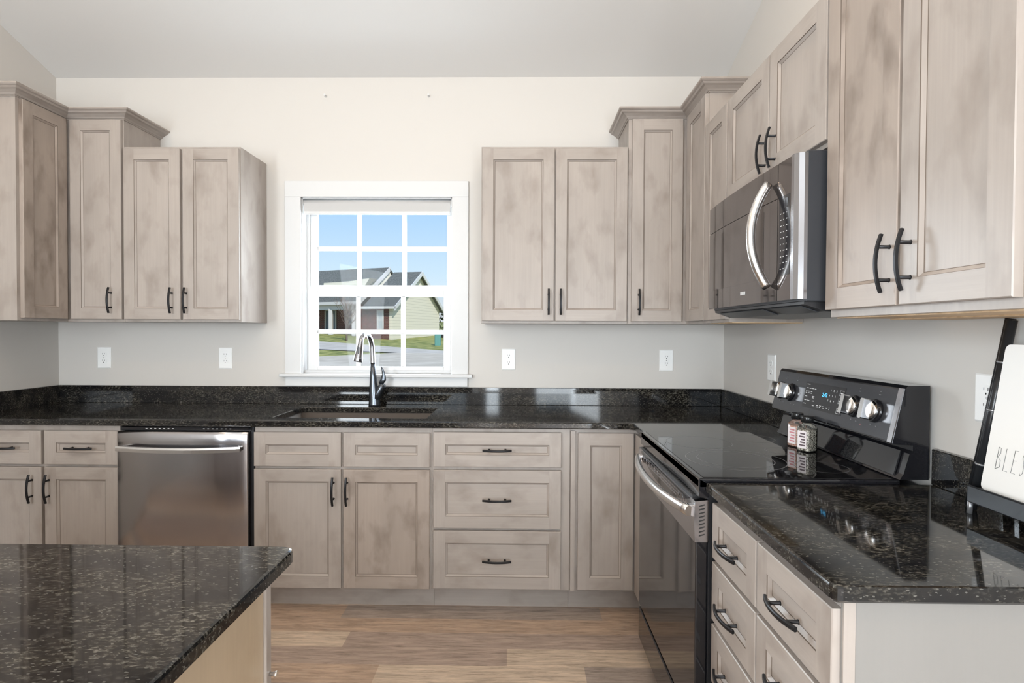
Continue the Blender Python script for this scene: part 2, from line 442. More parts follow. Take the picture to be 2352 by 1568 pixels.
for (ya, yb) in ((W + T, RIDGE_Y), (RIDGE_Y, FRONT_Y - T)):
    za, zb = (CEIL0 - SLOPE * T if ya > W else zc(ya)), zc(yb)
    m.prism([(-L - T, ya, za), (-L - T, yb, zb), (-L - T, yb, zb + .1), (-L - T, ya, za + .1)], (L + R + 2 * T, 0, 0), 'ceil')
struct(m.build('ceiling'))
m = MB()      # far end of the room, with a patio door, a sidelight and a window
xs = [-L - T, -2.55, -1.1, -.70, -.42, .32, 1.12, R + T]
zf = zc(FRONT_Y) + .02
for k in range(0, 8, 2): m.box(xs[k], xs[k + 1], FRONT_Y - T, FRONT_Y, 0, zf, 'wall')
for a, b_ in ((-2.55, -1.1), (-.70, -.42), (.32, 1.12)): m.box(a, b_, FRONT_Y - T, FRONT_Y, 2.15, zf, 'wall')
struct(m.build('wall_front'))

# ------------------------------------------------------------------ kitchen window (setting) and roller shade
win = bpy.data.objects.new('window_1', None); COL.objects.link(win); win.location = (-.834, W, 1.09); win['kind'] = 'structure'
m = MB(); y0, y1 = W - .018, W
m.box(-1.365, WX0, y0, y1, 1.09, 2.108, 'white', b=.0015); m.box(WX1, -.303, y0, y1, 1.09, 2.108, 'white', b=.0015)
m.box(-1.365, -.303, y0, y1, 2.108, 2.2, 'white', b=.0015)
m.build('casing', win)
m = MB(); m.box(-1.392, -.277, W - .038, W + .03, 1.070, 1.09, 'white', b=.003); m.build('sill', win)
m = MB(); m.box(-1.363, -.305, W - .018, W, 1.018, 1.070, 'white', b=.0015); m.build('apron', win)
m = MB()
m.box(WX0 - .002, WX0 + .006, W, W + T, WZ0, WZ1, 'white'); m.box(WX1 - .006, WX1 + .002, W, W + T, WZ0, WZ1, 'white')
m.box(WX0, WX1, W, W + T, WZ1 - .006, WZ1, 'white'); m.box(WX0, WX1, W + .03, W + T, WZ0 - .004, WZ0 + .016, 'white')
for x0, x1 in ((WX0 + .006, WX0 + .022), (WX1 - .022, WX1 - .006)):
    m.box(x0, x1, W + .062, W + .075, WZ0, WZ1, 'vinyl'); m.box(x0, x1, W + .1, W + T, WZ0, WZ1, 'vinyl')
m.build('jamb', win)
def sash(name, x0, x1, z0, z1, gx0, gx1, gz0, gz1, ya, yb, mx, mz, glass):
    m = MB()
    m.box(x0, gx0, ya, yb, z0, z1, 'vinyl', b=.002); m.box(gx1, x1, ya, yb, z0, z1, 'vinyl', b=.002)
    m.box(gx0 - .001, gx1 + .001, ya, yb, z0, gz0, 'vinyl', b=.002); m.box(gx0 - .001, gx1 + .001, ya, yb, gz1, z1, 'vinyl', b=.002)
    s = m.build(name, win)
    m = MB(); g0, g1 = (ya + yb) / 2 - .006, (ya + yb) / 2 + .006
    for c in mx: m.box(c - .0125, c + .0125, g0, g1, gz0, gz1, 'vinyl', b=.002)
    m.box(gx0, gx1, g0 - .0012, g1 + .0012, mz - .013, mz + .013, 'vinyl', b=.002)
    m.build('muntins', s)
    m = MB(); yy = (ya + yb) / 2 + .009
    m.quad([(gx0, yy, gz0), (gx1, yy, gz0), (gx1, yy, gz1), (gx0, yy, gz1)], glass); m.build('pane', s)
    return s
sash('upper_sash', -1.262, -.405, 1.575, 2.095, -1.206, -.438, 1.608, 2.05, W + .076, W + .098, (-.960, -.692), 1.825, 'glass')
sash('lower_sash', -1.248, -.406, 1.106, 1.579, -1.192, -.450, 1.128, 1.540, W + .033, W + .060, (-.955, -.690), 1.332, 'screen_glass')
rs = thing('roller_shade', 'grey roller shade rolled up at the top of the kitchen window', 'window shade', (-.84, W + .02, 2.06))
m = MB(); m.lathe([(0, .011), (.002, .019), (.864, .019), (.866, .011)], (-1.272 + .005, W + .024, 2.080), (1, 0, 0), 'shade', 20); m.build('roll', rs)
m = MB(); m.box(-1.262, -.41, W + .004, W + .010, 2.030, 2.078, 'shade'); m.build('fabric', rs)
m = MB(); m.box(-1.262, -.41, W + .0, W + .014, 2.012, 2.031, 'white', b=.003); m.build('bottom_bar', rs, 'white bottom bar')
m = MB()
for x in (-1.271, -.405): m.box(x, x + .006, W + .002, W + .045, 2.055, 2.102, 'white', b=.001)

# two hooks in the wall above the window
for x, side in ((-1.131, 'left'), (-.534, 'right')):
    m = MB(); m.lathe([(0, .007), (.004, .0065), (.006, .003), (.016, .003), (.018, .006), (.022, .006)], (x, W, 2.69), (0, -1, 0), 'white', 10)
    o = m.build('wall_anchor'); tag(o, 'small white screw anchor high on the beige wall above the window, the %s one' % side, 'wall anchor', 'anchors above the window')

# ------------------------------------------------------------------ cabinet kit
class Plane:
    """frame of a cabinet front: u along the wall, z up, d outward from the door face"""
    def __init__(s, kind, val):
        s.k, s.v = kind, val
        s.gu = 'x' if kind == 'back' else 'y'
    def p(s, u, z, d):
        if s.k == 'back': return Vector((u, s.v - d, z))
        if s.k == 'right': return Vector((s.v - d, u, z))
        return Vector((s.v + d, u, z))
def door_mesh(pl, u0, u1, z0, z1, mat='wood', fw=.057, th=.019, panel_g='z', rail=None):
    m = MB(); rl = rail or fw; q = lambda a, mt, g: m.quad([pl.p(*t) for t in a], mt, g)
    c = .002
    ring = lambda ins, insz, d: [(u0 + ins, z0 + insz, d), (u1 - ins, z0 + insz, d), (u1 - ins, z1 - insz, d), (u0 + ins, z1 - insz, d)]
    loops = [(ring(0, 0, -th), None), (ring(0, 0, -c), mat), (ring(c, c, 0), mat)]
    for (a, _), (b_, mt) in zip(loops, loops[1:]):
        for k in range(4): q([a[k], a[(k + 1) % 4], b_[(k + 1) % 4], b_[k]], mt, 'z' if k in (1, 3) else pl.gu)
    a, i = ring(c, c, 0), ring(fw, rl, 0)
    ib = [(fw, rl)]
    # stiles full height, rails between
    q([a[0], (u0 + fw, z0 + c, 0), (u0 + fw, z1 - c, 0), a[3]], mat, 'z')
    q([(u1 - fw, z0 + c, 0), a[1], a[2], (u1 - fw, z1 - c, 0)], mat, 'z')
    q([(u0 + fw, z0 + c, 0), (u1 - fw, z0 + c, 0), i[1], i[0]], mat, pl.gu)
    q([i[3], i[2], (u1 - fw, z1 - c, 0), (u0 + fw, z1 - c, 0)], mat, pl.gu)
    prof = [(0, 0, mat), (.0010, -.0022, 'glaze'), (.0086, -.0088, mat), (.0098, -.0096, 'glaze'), (.0105, -.0095, mat)]
    for (a1, d1, _), (a2, d2, mt) in zip(prof, prof[1:]):
        A, B = ring(fw + a1, rl + a1, d1), ring(fw + a2, rl + a2, d2)
        for k in range(4): q([A[k], A[(k + 1) % 4], B[(k + 1) % 4], B[k]], mt, 'z' if k in (1, 3) else pl.gu)
    q(ring(fw + .0105, rl + .0105, -.0095), mat, panel_g)
    return m
def pull(pl, u, z, vertical, parent, ln=.134, cc=.0762, proj=.030):
    """bowed bar pull with two posts"""
    m = MB(); n = 14; pts = []
    for k in range(n + 1):
        t = -1 + 2 * k / n; a = t * ln / 2; d = proj - .013 * t * t + .002
        pts.append(pl.p(u, z + a, d) if vertical else pl.p(u + a, z, d))
    w, h = .0050, .0036
    nrm = pl.p(0, 0, 1) - pl.p(0, 0, 0); loops = []
    for k, p in enumerate(pts):
        t = (pts[min(k + 1, n)] - pts[max(k - 1, 0)]).normalized(); s_ = t.cross(nrm).normalized(); nn = s_.cross(t)
        loops.append([p + s_ * (w * x) + nn * (h * y) for x, y in ((-1, -.6), (-.6, -1), (.6, -1), (1, -.6), (1, .6), (.6, 1), (-.6, 1), (-1, .6))])
    m.loft(loops, 'handle', smooth=False)
    for sgn in (-1, 1):
        a = sgn * cc / 2; b0 = pl.p(u, z + a, 0) if vertical else pl.p(u + a, z, 0)
        m.lathe([(0, .0055), (.002, .0042), (proj - .004, .0042)], b0, nrm, 'handle', 10)
    return m.build('handle', parent)
def cab_door(parent, pl, u0, u1, z0, z1, mat='wood', handle=None, name='door', **kw):
    o = door_mesh(pl, u0, u1, z0, z1, mat, **kw).build(name, parent)
    if handle: pull(pl, handle[0], handle[1], handle[2], o)
    return o
def cab_drawer(parent, pl, u0, u1, z0, z1, handle=True, mat='wood', hz=None, **kw):
    o = door_mesh(pl, u0, u1, z0, z1, mat, panel_g=pl.gu, **kw).build('drawer', parent)
    if handle: pull(pl, (u0 + u1) / 2, hz if hz else (z0 + z1) / 2, False, o)
    return o

UY = W - .324; UF = W - .305                      # upper door face / face frame, sink wall
PU = Plane('back', UY)
PUR = Plane('right', R - .324); PUL = Plane('left', -L + .324)
UT = UB + .920
# --- upper left double-door cabinet
c = thing('wall_cabinet', 'two-door greige wall cabinet left of the window, lower than the crowned corner cabinet beside it', 'cabinet', (-1.785, W, UB))
m = MB(); m.box(-2.094, -1.475, UF, W - .001, UB, UT, 'wood', b=.001); m.build('cabinet_body', c)
cab_door(c, PU, -2.088, -1.788, 1.393, 2.287, handle=(-1.832, 1.4925, True))
cab_door(c, PU, -1.774, -1.478, 1.393, 2.287, handle=(-1.756, 1.4925, True))
# --- upper left corner cabinet, taller, with crown
def offset_path(path, d):
    out = []
    for k, p in enumerate(path):
        p = Vector(p); ns = []
        if k > 0: t = (p - Vector(path[k - 1])).normalized(); ns.append(Vector((t.y, -t.x)))
        if k < len(path) - 1: t = (Vector(path[k + 1]) - p).normalized(); ns.append(Vector((t.y, -t.x)))
        if len(ns) == 1: out.append(p + ns[0] * d)
        else: out.append(p + (ns[0] + ns[1]) * (d / (1 + ns[0].dot(ns[1]))))
    return out
def crown(parent, path, z0):
    prof = [(-.004, 0), (.004, 0), (.006, .004), (.010, .005), (.016, .012), (.030, .022), (.040, .026), (.045, .033), (.052, .036), (.056, .040), (.056, .047), (-.004, .047)]
    m = MB(); rails = [[Vector((p.x, p.y, z0 + h)) for p in offset_path(path, d)] for d, h in prof]
    for a, b_ in zip(rails, rails[1:] + rails[:1]):
        for k in range(len(path) - 1):
            t = Vector(path[k + 1]) - Vector(path[k])
            m.quad([a[k], a[k + 1], b_[k + 1], b_[k]], 'wood', 'x' if abs(t.x) > abs(t.y) else 'y')
    for e_ in (0, -1): m.quad([r[e_] for r in rails], 'wood', 'x')
    return m.build('crown_molding', parent)
CTOP = 2.450
xl = -L + .305; yl = 2.668
c = thing('corner_wall_cabinet', 'tall crowned corner wall cabinet in the left corner, next to the lower two-door one', 'cabinet', (-2.4, 2.97, UB))
m = MB(); m.prism([(-L + .001, W - .001, UB), (-L + .001, yl, UB), (xl, yl, UB), (xl, UF, UB), (-2.095, UF, UB), (-2.095, W - .001, UB)], (0, 0, CTOP - UB), 'wood'); m.build('cabinet_body', c)
cab_door(c, PU, -2.372, -2.100, 1.393, 2.438, handle=(-2.156, 1.4925, True))
cab_door(c, PUL, 2.686, 2.950, 1.393, 2.438, mat='wood_blotchy')
crown(c, [(-L + .001, yl), (xl, yl), (xl, UF), (-2.095, UF), (-2.095, W - .001)], 2.441)
# --- upper right double-door cabinet
c = thing('wall_cabinet', 'wide two-door greige wall cabinet just right of the window, flat topped', 'cabinet', (.17, W, UB))
m = MB(); m.box(-.208, .556, UF, W - .001, UB, UT, 'wood', b=.001); m.build('cabinet_body', c)
cab_door(c, PU, -.202, .172, 1.393, 2.287, handle=(.145, 1.4925, True))
cab_door(c, PU, .180, .551, 1.393, 2.287, handle=(.208, 1.4925, True))
# --- upper right corner cabinet with crown
xr = R - .305
c = thing('corner_wall_cabinet', 'tall crowned corner wall cabinet in the right corner with doors on both walls', 'cabinet', (.85, 2.97, UB))
m = MB(); m.prism([(.557, W - .001, UB), (.557, UF, UB), (xr, UF, UB), (xr, 2.640, UB), (R - .001, 2.640, UB), (R - .001, W - .001, UB)], (0, 0, CTOP - UB), 'wood'); m.build('cabinet_body', c)
cab_door(c, PU, .575, .836, 1.393, 2.438, handle=(.612, 1.4925, True))
cab_door(c, PUR, 2.646, 2.930, 1.393, 2.438)
crown(c, [(.557, W - .001), (.557, UF), (xr, UF), (xr, 2.640), (R - .001, 2.640)], 2.441)
# --- narrow 12 in cabinet
c = thing('wall_cabinet', 'narrow single-door wall cabinet on the right wall between the corner cabinet and the microwave', 'cabinet', (1.02, 2.5, UB))
m = MB(); m.box(xr, R - .001, 2.361, 2.639, UB, UT, 'wood', b=.001); m.build('cabinet_body', c)
m = MB(); m.box(xr + .012, R - .003, 2.366, 2.634, UB - .003, UB + .002, 'raw'); m.build('underside', c, 'unstained pale wood underside')
cab_door(c, PUR, 2.366, 2.634, 1.393, 2.287)
# --- cabinet above microwave
MB0 = 1.862
c = thing('wall_cabinet', 'short two-door wall cabinet directly above the microwave', 'cabinet', (1.02, 1.98, MB0))
m = MB(); m.box(xr, R - .001, 1.596, 2.360, MB0, UT, 'wood', b=.001); m.build('cabinet_body', c)
cab_door(c, PUR, 1.970, 2.356, 1.875, 2.287, handle=(1.990, 1.955, True))
cab_door(c, PUR, 1.600, 1.962, 1.875, 2.287, handle=(1.915, 1.955, True))
# --- right-hand 24 in cabinet
c = thing('wall_cabinet', 'large two-door wall cabinet nearest the viewer on the right wall, above the ivory board', 'cabinet', (1.02, 1.29, UB))
m = MB(); m.box(xr, R - .001, .975, 1.595, UB, UT, 'wood', b=.001); m.build('cabinet_body', c)
m = MB(); m.box(xr + .014, R - .003, .985, 1.588, UB - .003, UB + .002, 'raw'); m.box(xr + .16, xr + .30, .985, 1.588, UB - .006, UB - .002, 'raw'); m.build('underside', c, 'unstained pale wood underside')
cab_door(c, PUR, 1.294, 1.590, 1.400, 2.287, mat='wood_blotchy', handle=(1.318, 1.4965, True))
cab_door(c, PUR, .990, 1.284, 1.400, 2.287, handle=(1.247, 1.4965, True))

# ------------------------------------------------------------------ base cabinets
BY = W - .632; BF = W - .613
PB = Plane('back', BY)
BT = CT - .031
def toe(parent, x0, x1):
    m = MB(); m.box(x0, x1, BF + .075, BF + .09, 0.0, .118, 'wood', 'x'); m.build('toe_kick', parent)
c = thing('base_cabinet', 'greige base cabinet left of the dishwasher with two drawers over two doors', 'cabinet', (-2.3, 2.95, 0))
m = MB(); m.box(-L + .001, -1.905, BF, W - .001, .114, BT, 'wood', b=.001); m.build('cabinet_body', c); toe(c, -L + .001, -1.905)
cab_drawer(c, PB, -2.625, -2.273, .697, .858, hz=.777); cab_drawer(c, PB, -2.257, -1.906, .697, .858, hz=.777)
cab_door(c, PB, -2.625, -2.273, .120, .684, handle=(-2.317, .584, True)); cab_door(c, PB, -2.257, -1.906, .120, .684, handle=(-2.236, .584, True))
c = thing('base_cabinet', 'sink base cabinet under the window with two dummy drawer fronts and two doors', 'cabinet', (-.84, 2.95, 0))
m = MB(); m.box(-1.257, -1.235, BF, W - .001, .114, BT, 'wood'); m.box(-.436, -.4155, BF, W - .001, .114, BT, 'wood')
m.box(-1.235, -.436, BF, BF + .019, .114, BT, 'wood', 'x'); m.box(-1.235, -.436, BF + .019, W - .001, .114, .13, 'raw'); m.build('cabinet_body', c); toe(c, -1.257, -.4155)
cab_drawer(c, PB, -1.256, -.843, .697, .858, handle=False).name = 'drawer_front'
cab_drawer(c, PB, -.832, -.424, .697, .858, handle=False).name = 'drawer_front'
cab_door(c, PB, -1.256, -.843, .120, .684, handle=(-.877, .584, True))
cab_door(c, PB, -.832, -.424, .120, .684, mat='wood_blotchy', handle=(-.813, .584, True))
c = thing('base_cabinet', 'three-drawer base cabinet right of the sink base', 'cabinet', (-.1, 2.95, 0))
m = MB(); m.box(-.4145, .236, BF, W - .001, .114, BT, 'wood', b=.001); m.build('cabinet_body', c); toe(c, -.4145, .236)
for z0, z1 in ((.701, .864), (.411, .686), (.125, .399)): cab_drawer(c, PB, -.407, .194, z0, z1)
c = thing('corner_base_cabinet', 'corner base cabinet with one plain tall door left of the range', 'cabinet', (.8, 2.95, 0))
xb = R - .613
m = MB(); m.prism([(.237, W - .001, .114), (.237, BF, .114), (xb, BF, .114), (xb, 2.372, .114), (R - .001, 2.372, .114), (R - .001, W - .001, .114)], (0, 0, BT - .114), 'wood'); m.build('cabinet_body', c)
m = MB(); m.box(.237, xb + .075, BF + .075, BF + .09, 0, .118, 'wood', 'x'); m.box(xb + .06, xb + .075, 2.372, BF + .075, 0, .118, 'wood', 'y'); m.build('toe_kick', c)
m = MB(); m.box(.238, .258, BF - .019, BF, .12, BT - .01, 'wood'); m.build('filler_strip', c)
cab_door(c, PB, .272, .533, .125, .864)
m = MB(); m.box(xb - .019, xb, 2.376, BF - .022, .12, BT - .02, 'wood', b=.001); m.build('side_panel', c)
# right run drawers
PR = Plane('right', R - .632)
c = thing('base_cabinet', 'drawer base cabinet with two columns of drawers in front of the range on the right', 'cabinet', (.85, 1.28, 0))
m = MB(); m.box(xb, R - .001, .975, 1.590, .114, BT, 'wood', b=.001); m.build('cabinet_body', c)
m = MB(); m.box(xb + .06, xb + .075, .975, 1.590, 0, .118, 'wood', 'y'); m.build('toe_kick', c)
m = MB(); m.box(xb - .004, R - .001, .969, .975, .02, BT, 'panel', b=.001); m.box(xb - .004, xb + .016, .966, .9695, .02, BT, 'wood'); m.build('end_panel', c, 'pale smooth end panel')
for z0, z1 in ((.709, .862), (.535, .697), (.361, .523), (.125, .349)):
    cab_drawer(c, PR, 1.292, 1.583, z0, z1, fw=.05, hz=(z0 + z1) / 2 - .006); cab_drawer(c, PR, .976, 1.283, z0, z1, fw=.05, hz=(z0 + z1) / 2 - .006)

# ------------------------------------------------------------------ counters
def inset(poly, d):
    n = len(poly); out = []
    for k in range(n):
        p, a, b_ = Vector(poly[k]), Vector(poly[k - 1]), Vector(poly[(k + 1) % n])
        t1, t2 = (p - a).normalized(), (b_ - p).normalized()
        n1, n2 = Vector((-t1.y, t1.x)), Vector((-t2.y, t2.x))
        out.append(p + (n1 + n2) * (d / (1 + n1.dot(n2))))
    return out
def slab(outer, holes, z0, z1, mat, b=.005):
    """counter slab: outer loop counter-clockwise, holes clockwise, small eased top edge"""
    m = MB(); bm = m.bm; mi = m.mi(mat)
    top, bot = [], []
    for lp in [outer] + holes:
        P = [Vector(p) for p in lp]; I = inset(P, b); I2 = inset(P, b * .3)
        rings = [[bm.verts.new((p.x, p.y, z)) for p in Q] for Q, z in ((I, z0), (P, z0 + b), (P, z1 - b), (I2, z1 - b * .3), (I, z1))]
        n = len(P)
        for A, B in zip(rings, rings[1:]):
            for k in range(n): f = bm.faces.new((A[k], A[(k + 1) % n], B[(k + 1) % n], B[k])); f.material_index = mi
        top.append(rings[-1]); bot.append(rings[0])
    for grp in (top, bot):
        ed = []
        for r in grp:
            for k in range(len(r)): ed.append(bm.edges.get((r[k], r[(k + 1) % len(r)])))
        bmesh.ops.triangle_fill(bm, use_beauty=True, edges=ed)
    for f in bm.faces: f.material_index = mi
    return m
def rounded(poly, idx, r, n=5):
    out = []
    for k, p in enumerate(poly):
        if k not in idx: out.append(p); continue
        p = Vector(p); a = (Vector(poly[k - 1]) - p).normalized(); b_ = (Vector(poly[(k + 1) % len(poly)]) - p).normalized()
        for q in range(n + 1):
            t = q / n; out.append(tuple(p + a * r * (1 - t) ** 2 + b_ * r * t ** 2))
    return out
CF = W - .645; CXR = R - .645
SX0, SX1, SY0, SY1 = -1.207, -.458, 2.735, 3.122
outer = [(-L + .001, W - .001), (-L + .001, CF), (CXR - .02, CF), (CXR, CF - .02), (CXR, 2.372), (R - .001, 2.372), (R - .001, W - .001)]
hole = rounded([(SX0, SY0), (SX0, SY1), (SX1, SY1), (SX1, SY0)], (0, 1, 2, 3), .02)
ctop = thing('countertop', 'black speckled granite countertop along the sink wall and round the corner', 'countertop', (-.7, 2.95, CT - .03))
slab(outer, [hole], CT - .03, CT, 'gran').build('slab', ctop)
m = MB(); m.box(-L + .021, R - .021, W - .020, W - .001, CT, CT + .100, 'gran', b=.002); m.build('backsplash', ctop)
m = MB(); m.box(-L + .001, -L + .020, CF + .004, W - .001, CT, CT + .100, 'gran', b=.002); m.build('side_splash', ctop)
m = MB(); m.box(R - .020, R - .001, 2.374, W - .001, CT, CT + .100, 'gran', b=.002); m.build('side_splash', ctop)
rtop = thing('countertop', 'black speckled granite countertop between the range and the viewer on the right', 'countertop', (.85, 1.27, CT - .03))
outer = rounded([(R - .001, 1.597), (CXR, 1.597), (CXR, .947), (R - .001, .947)], (2,), .016, 3)
slab(outer, [], CT - .03, CT, 'gran').build('slab', rtop)
m = MB(); m.box(R - .020, R - .001, .95, 1.597, CT, CT + .100, 'gran', b=.002); m.build('backsplash', rtop)

# ------------------------------------------------------------------ island
isl = thing('kitchen_island', 'wooden kitchen island base at the lower left with tan side panel', 'kitchen island', (-1.4, .6, 0))
m = MB(); m.box(-2.35, -.475, .12, 1.045, .09, CT - .0305, 'wood', b=.001); m.build('cabinet_body', isl)
m = MB(); m.box(-2.3, -.52, .18, .985, 0, .092, 'wood', 'x'); m.build('toe_kick', isl)
m = MB(); m.box(-.475, -.4715, .12, 1.045, .02, CT - .031, 'island', b=.0008); m.build('side_panel', isl)
m = MB(); m.box(-.4715, -.4655, 1.028, 1.048, .02, CT - .031, 'wood', b=.0008); m.build('corner_trim', isl)
for k in range(3):
    x1 = -.49 - k * .62
    door_mesh(Plane('left', 0), 0, .1, 0, .1).bm.free()
    mm = MB(); mm.box(x1 - .60, x1, 1.0455, 1.064, .12, .86, 'wood', b=.002); mm.build('door', isl)
m = MB(); m.lathe([(0, .0035), (.008, .0035), (.011, .006), (.015, .0055)], (-.4655, 1.040, .696), (1, 0, 0), 'chrome', 10); m.build('latch', isl, 'small shiny metal latch')
itop = thing('island_countertop', 'black speckled granite top of the island in the lower left corner', 'countertop', (-1.4, .6, CT - .03))
slab(rounded([(-2.4, .08), (-.437, .08), (-.437, 1.100), (-2.4, 1.100)], (2,), .03), [], CT - .03, CT, 'gran', .006).build('slab', itop)

# ------------------------------------------------------------------ sink and faucet
sk = thing('kitchen_sink', 'dark undermount sink basin set in the granite below the window', 'sink', (-.83, 2.93, CT - .25))
m = MB(); a = (SX0 - .004, SX1 + .004, SY0 - .004, SY1 + .004); zt, zb = CT - .031, CT - .24
rim = [(a[0], a[2]), (a[1], a[2]), (a[1], a[3]), (a[0], a[3])]
inn = [Vector((x, y, zt)) for x, y in rounded(rim, (0, 1, 2, 3), .02)]
bt = [Vector((-.8325 + (p.x + .8325) * .96, 2.9285 + (p.y - 2.9285) * .93, zb)) for p in inn]
out_t = [Vector((-.8325 + (p.x + .8325) * 1.03, 2.9285 + (p.y - 2.9285) * 1.05, zt)) for p in inn]
out_b = [Vector((p.x, p.y, zb - .01)) for p in out_t]
m.loft([bt, inn, out_t, out_b], 'sink', cap=True); m.build('basin', sk)
m = MB(); m.lathe([(0, .045), (.003, .043), (.003, .02), (.001, .018)], (-.83, 2.95, zb + .0005), (0, 0, 1), 'chrome'); m.build('drain', sk)

fx, fy = -.829, 3.185
fa = thing('faucet', 'slate pull-down faucet with curved lever standing behind the sink', 'faucet', (fx, fy, CT))
m = MB()
m.loft([[(fx + cx + rx * math.cos(2 * PI * q / 20), fy + ry * math.sin(2 * PI * q / 20), CT + z) for q in range(20)]
        for z, cx, rx, ry in ((0, .006, .034, .030), (.01, .006, .033, .029), (.04, .005, .030, .026), (.08, .002, .027, .024), (.12, 0, .023, .021), (.17, -.002, .0185, .0175), (.235, -.004, .0150, .0150))], 'faucet')
m.build('body', fa)
m = MB()
pts = [(fx + .010, fy, CT + .035), (fx + .028, fy - .002, CT + .07), (fx + .045, fy - .003, CT + .105), (fx + .056, fy - .003, CT + .124)]
m.tube(pts, [.024, .025, .023, .020], 'faucet', 14, .9); m.build('lever_base', fa)
m = MB()
pts = [(fx + .042, fy - .008, CT + .125), (fx + .058, fy - .008, CT + .150), (fx + .060, fy - .008, CT + .180), (fx + .054, fy - .009, CT + .205), (fx + .045, fy - .010, CT + .225)]
m.tube(pts, [.013, .016, .010, .006, .003], 'faucet', 12, [.8, .6, .55, .6, .7], up=(0, 1, 0)); m.build('lever', fa)
m = MB(); pts, rad = [], []
for k in range(25):
    t = k / 24
    if t < .35:
        s_ = t / .35; pts.append((fx - .004 - .004 * s_, fy, CT + .235 + .095 * s_)); rad.append(.0148 - .0013 * s_)
    else:
        s_ = (t - .35) / .65; an = s_ * 2.55; r_ = .070
        pts.append((fx - .008 - .026 * s_, fy - r_ + r_ * math.cos(an), CT + .330 + r_ * 1.15 * math.sin(an))); rad.append(.0135)
m.tube(pts, rad, 'spout', 14, up=(1, 0, 0)); sp = m.build('spout', fa, 'lighter steel gooseneck spout')
p0 = Vector(pts[-1]); d = (Vector((-.018, -.022, -.155))).normalized()
m = MB(); m.tube([p0 - d * .012, p0 + d * .01, p0 + d * .05, p0 + d * .095, p0 + d * .118, p0 + d * .122], [.0135, .0142, .017, .0225, .0245, .022], 'spout', 16, up=(1, 0, 0)); hd = m.build('spray_head', fa)
m = MB(); b_ = p0 + d * .06; m.box(b_.x - .005, b_.x + .005, b_.y - .0225, b_.y - .017, b_.z - .022, b_.z + .022, 'bsatin', b=.002); m.build('spray_button', hd)

# ------------------------------------------------------------------ outlets
def outlet(cx, cz, plane, label, v=.122, h=.0785):
    pl = Plane(*plane); n = pl.p(0, 0, 1) - pl.p(0, 0, 0)
    o = thing('wall_outlet', label, 'outlet', pl.p(cx, cz, 0), 'white duplex outlets above the counters')
    m = MB(); pr = [(0, .0), (0, .003), (.004, .006)]
    ring = lambda i, d: [pl.p(cx + s_ * (h / 2 - i), cz + t_ * (v / 2 - i), d) for s_, t_ in ((-1, -1), (1, -1), (1, 1), (-1, 1))]
    m.loft([ring(*a) for a in pr], 'outlet', smooth=False); m.build('cover_plate', o)
    for dz in (.0195, -.0195):
        m = MB(); m.loft([[pl.p(cx + .0172 * max(-.86, min(.86, math.cos(2 * PI * q / 24))) * 1.05, cz + dz + .0145 * math.sin(2 * PI * q / 24), d_) for q in range(24)] for d_ in (.005, .0078)], 'outlet', smooth=False)
        for du, hh in ((-.0065, .0042), (.0065, .0035)):
            m.quad([pl.p(cx + du - .001, cz + dz + .004 - hh, .0082), pl.p(cx + du + .001, cz + dz + .004 - hh, .0082), pl.p(cx + du + .001, cz + dz + .004 + hh, .0082), pl.p(cx + du - .001, cz + dz + .004 + hh, .0082)], 'slot')
        m.quad([pl.p(cx + .0026 * math.cos(2 * PI * q / 10), cz + dz - .0075 + .0026 * math.sin(2 * PI * q / 10), .0082) for q in range(10)], 'slot')
        m.build('receptacle', o)
    m = MB(); m.lathe([(0, .003), (.001, .0028)], pl.p(cx, cz, .006), n, 'steel', 8); m.build('screw', o)
outlet(-2.433, 1.1745, ('back', W), 'white outlet on the back wall nearest the left corner')
outlet(-1.718, 1.1755, ('back', W), 'white outlet on the back wall under the left two-door cabinet, beside the window')
outlet(-.069, 1.177, ('back', W), 'white outlet on the back wall just right of the window')
outlet(.840, 1.1755, ('back', W), 'white outlet on the back wall nearest the right corner')
outlet(2.649, 1.175, ('right', R), 'white outlet on the right wall behind the far end of the range')
outlet(1.430, 1.175, ('right', R), 'white outlet on the right wall half hidden by the black easel')

# ------------------------------------------------------------------ dishwasher
dw = thing('dishwasher', 'dark stainless dishwasher with a bowed bar handle left of the sink', 'dishwasher', (-1.58, 2.95, 0))
m = MB(); m.box(-1.900, -1.262, BY + .02, W - .05, .10, CT - .032, 'bsatin', b=.002); m.box(-1.89, -1.268, BF + .06, BF + .09, 0, .1, 'bsatin'); m.build('tub', dw)
m = MB(); y_ = BY - .012; loops = []
for z, dy in ((.125, .006), (.14, 0), (.80, 0), (.845, .001), (.858, .006), (.861, .02)):
    loops.append([(x, y_ + dy + ex, z) for x, ex in ((-1.9005, .030), (-1.9005, .006), (-1.897, .001), (-1.74, -.0025), (-1.59, -.004), (-1.44, -.0025), (-1.2835, .001), (-1.280, .006), (-1.280, .030))])
m.loft(loops, 'bss', cap=True); dd = m.build('door', dw)
m = MB(); m.box(-1.885, -1.275, BY - .004, BY + .024, .8655, .880, 'bgloss', b=.002)
for k in range(26):
    x = -1.83 + k * .021
    if k % 13 in (3, 4, 5, 6, 7, 8, 9): m.box(x, x + .008, BY - .0048, BY - .003, .871, .8735, 'print')
m.build('control_strip', dw)
m = MB(); pts = []; loops = []
for k in range(17):
    t = -1 + k / 8; x = -1.5905 + t * .292; yb_ = y_ - .030 - .016 * (1 - t * t); zz = .784 - .006 * (1 - t * t)
    loops.append([(x, yb_ + a_, zz + b2) for a_, b2 in ((-.006, -.011), (-.0065, .004), (-.004, .012), (.005, .013), (.006, -.010))])
m.loft(loops, 'steel', smooth=False)
for x in (-1.872, -1.309): m.box(x - .010, x + .010, y_ - .032, y_ + .002, .775, .793, 'steel', b=.002)
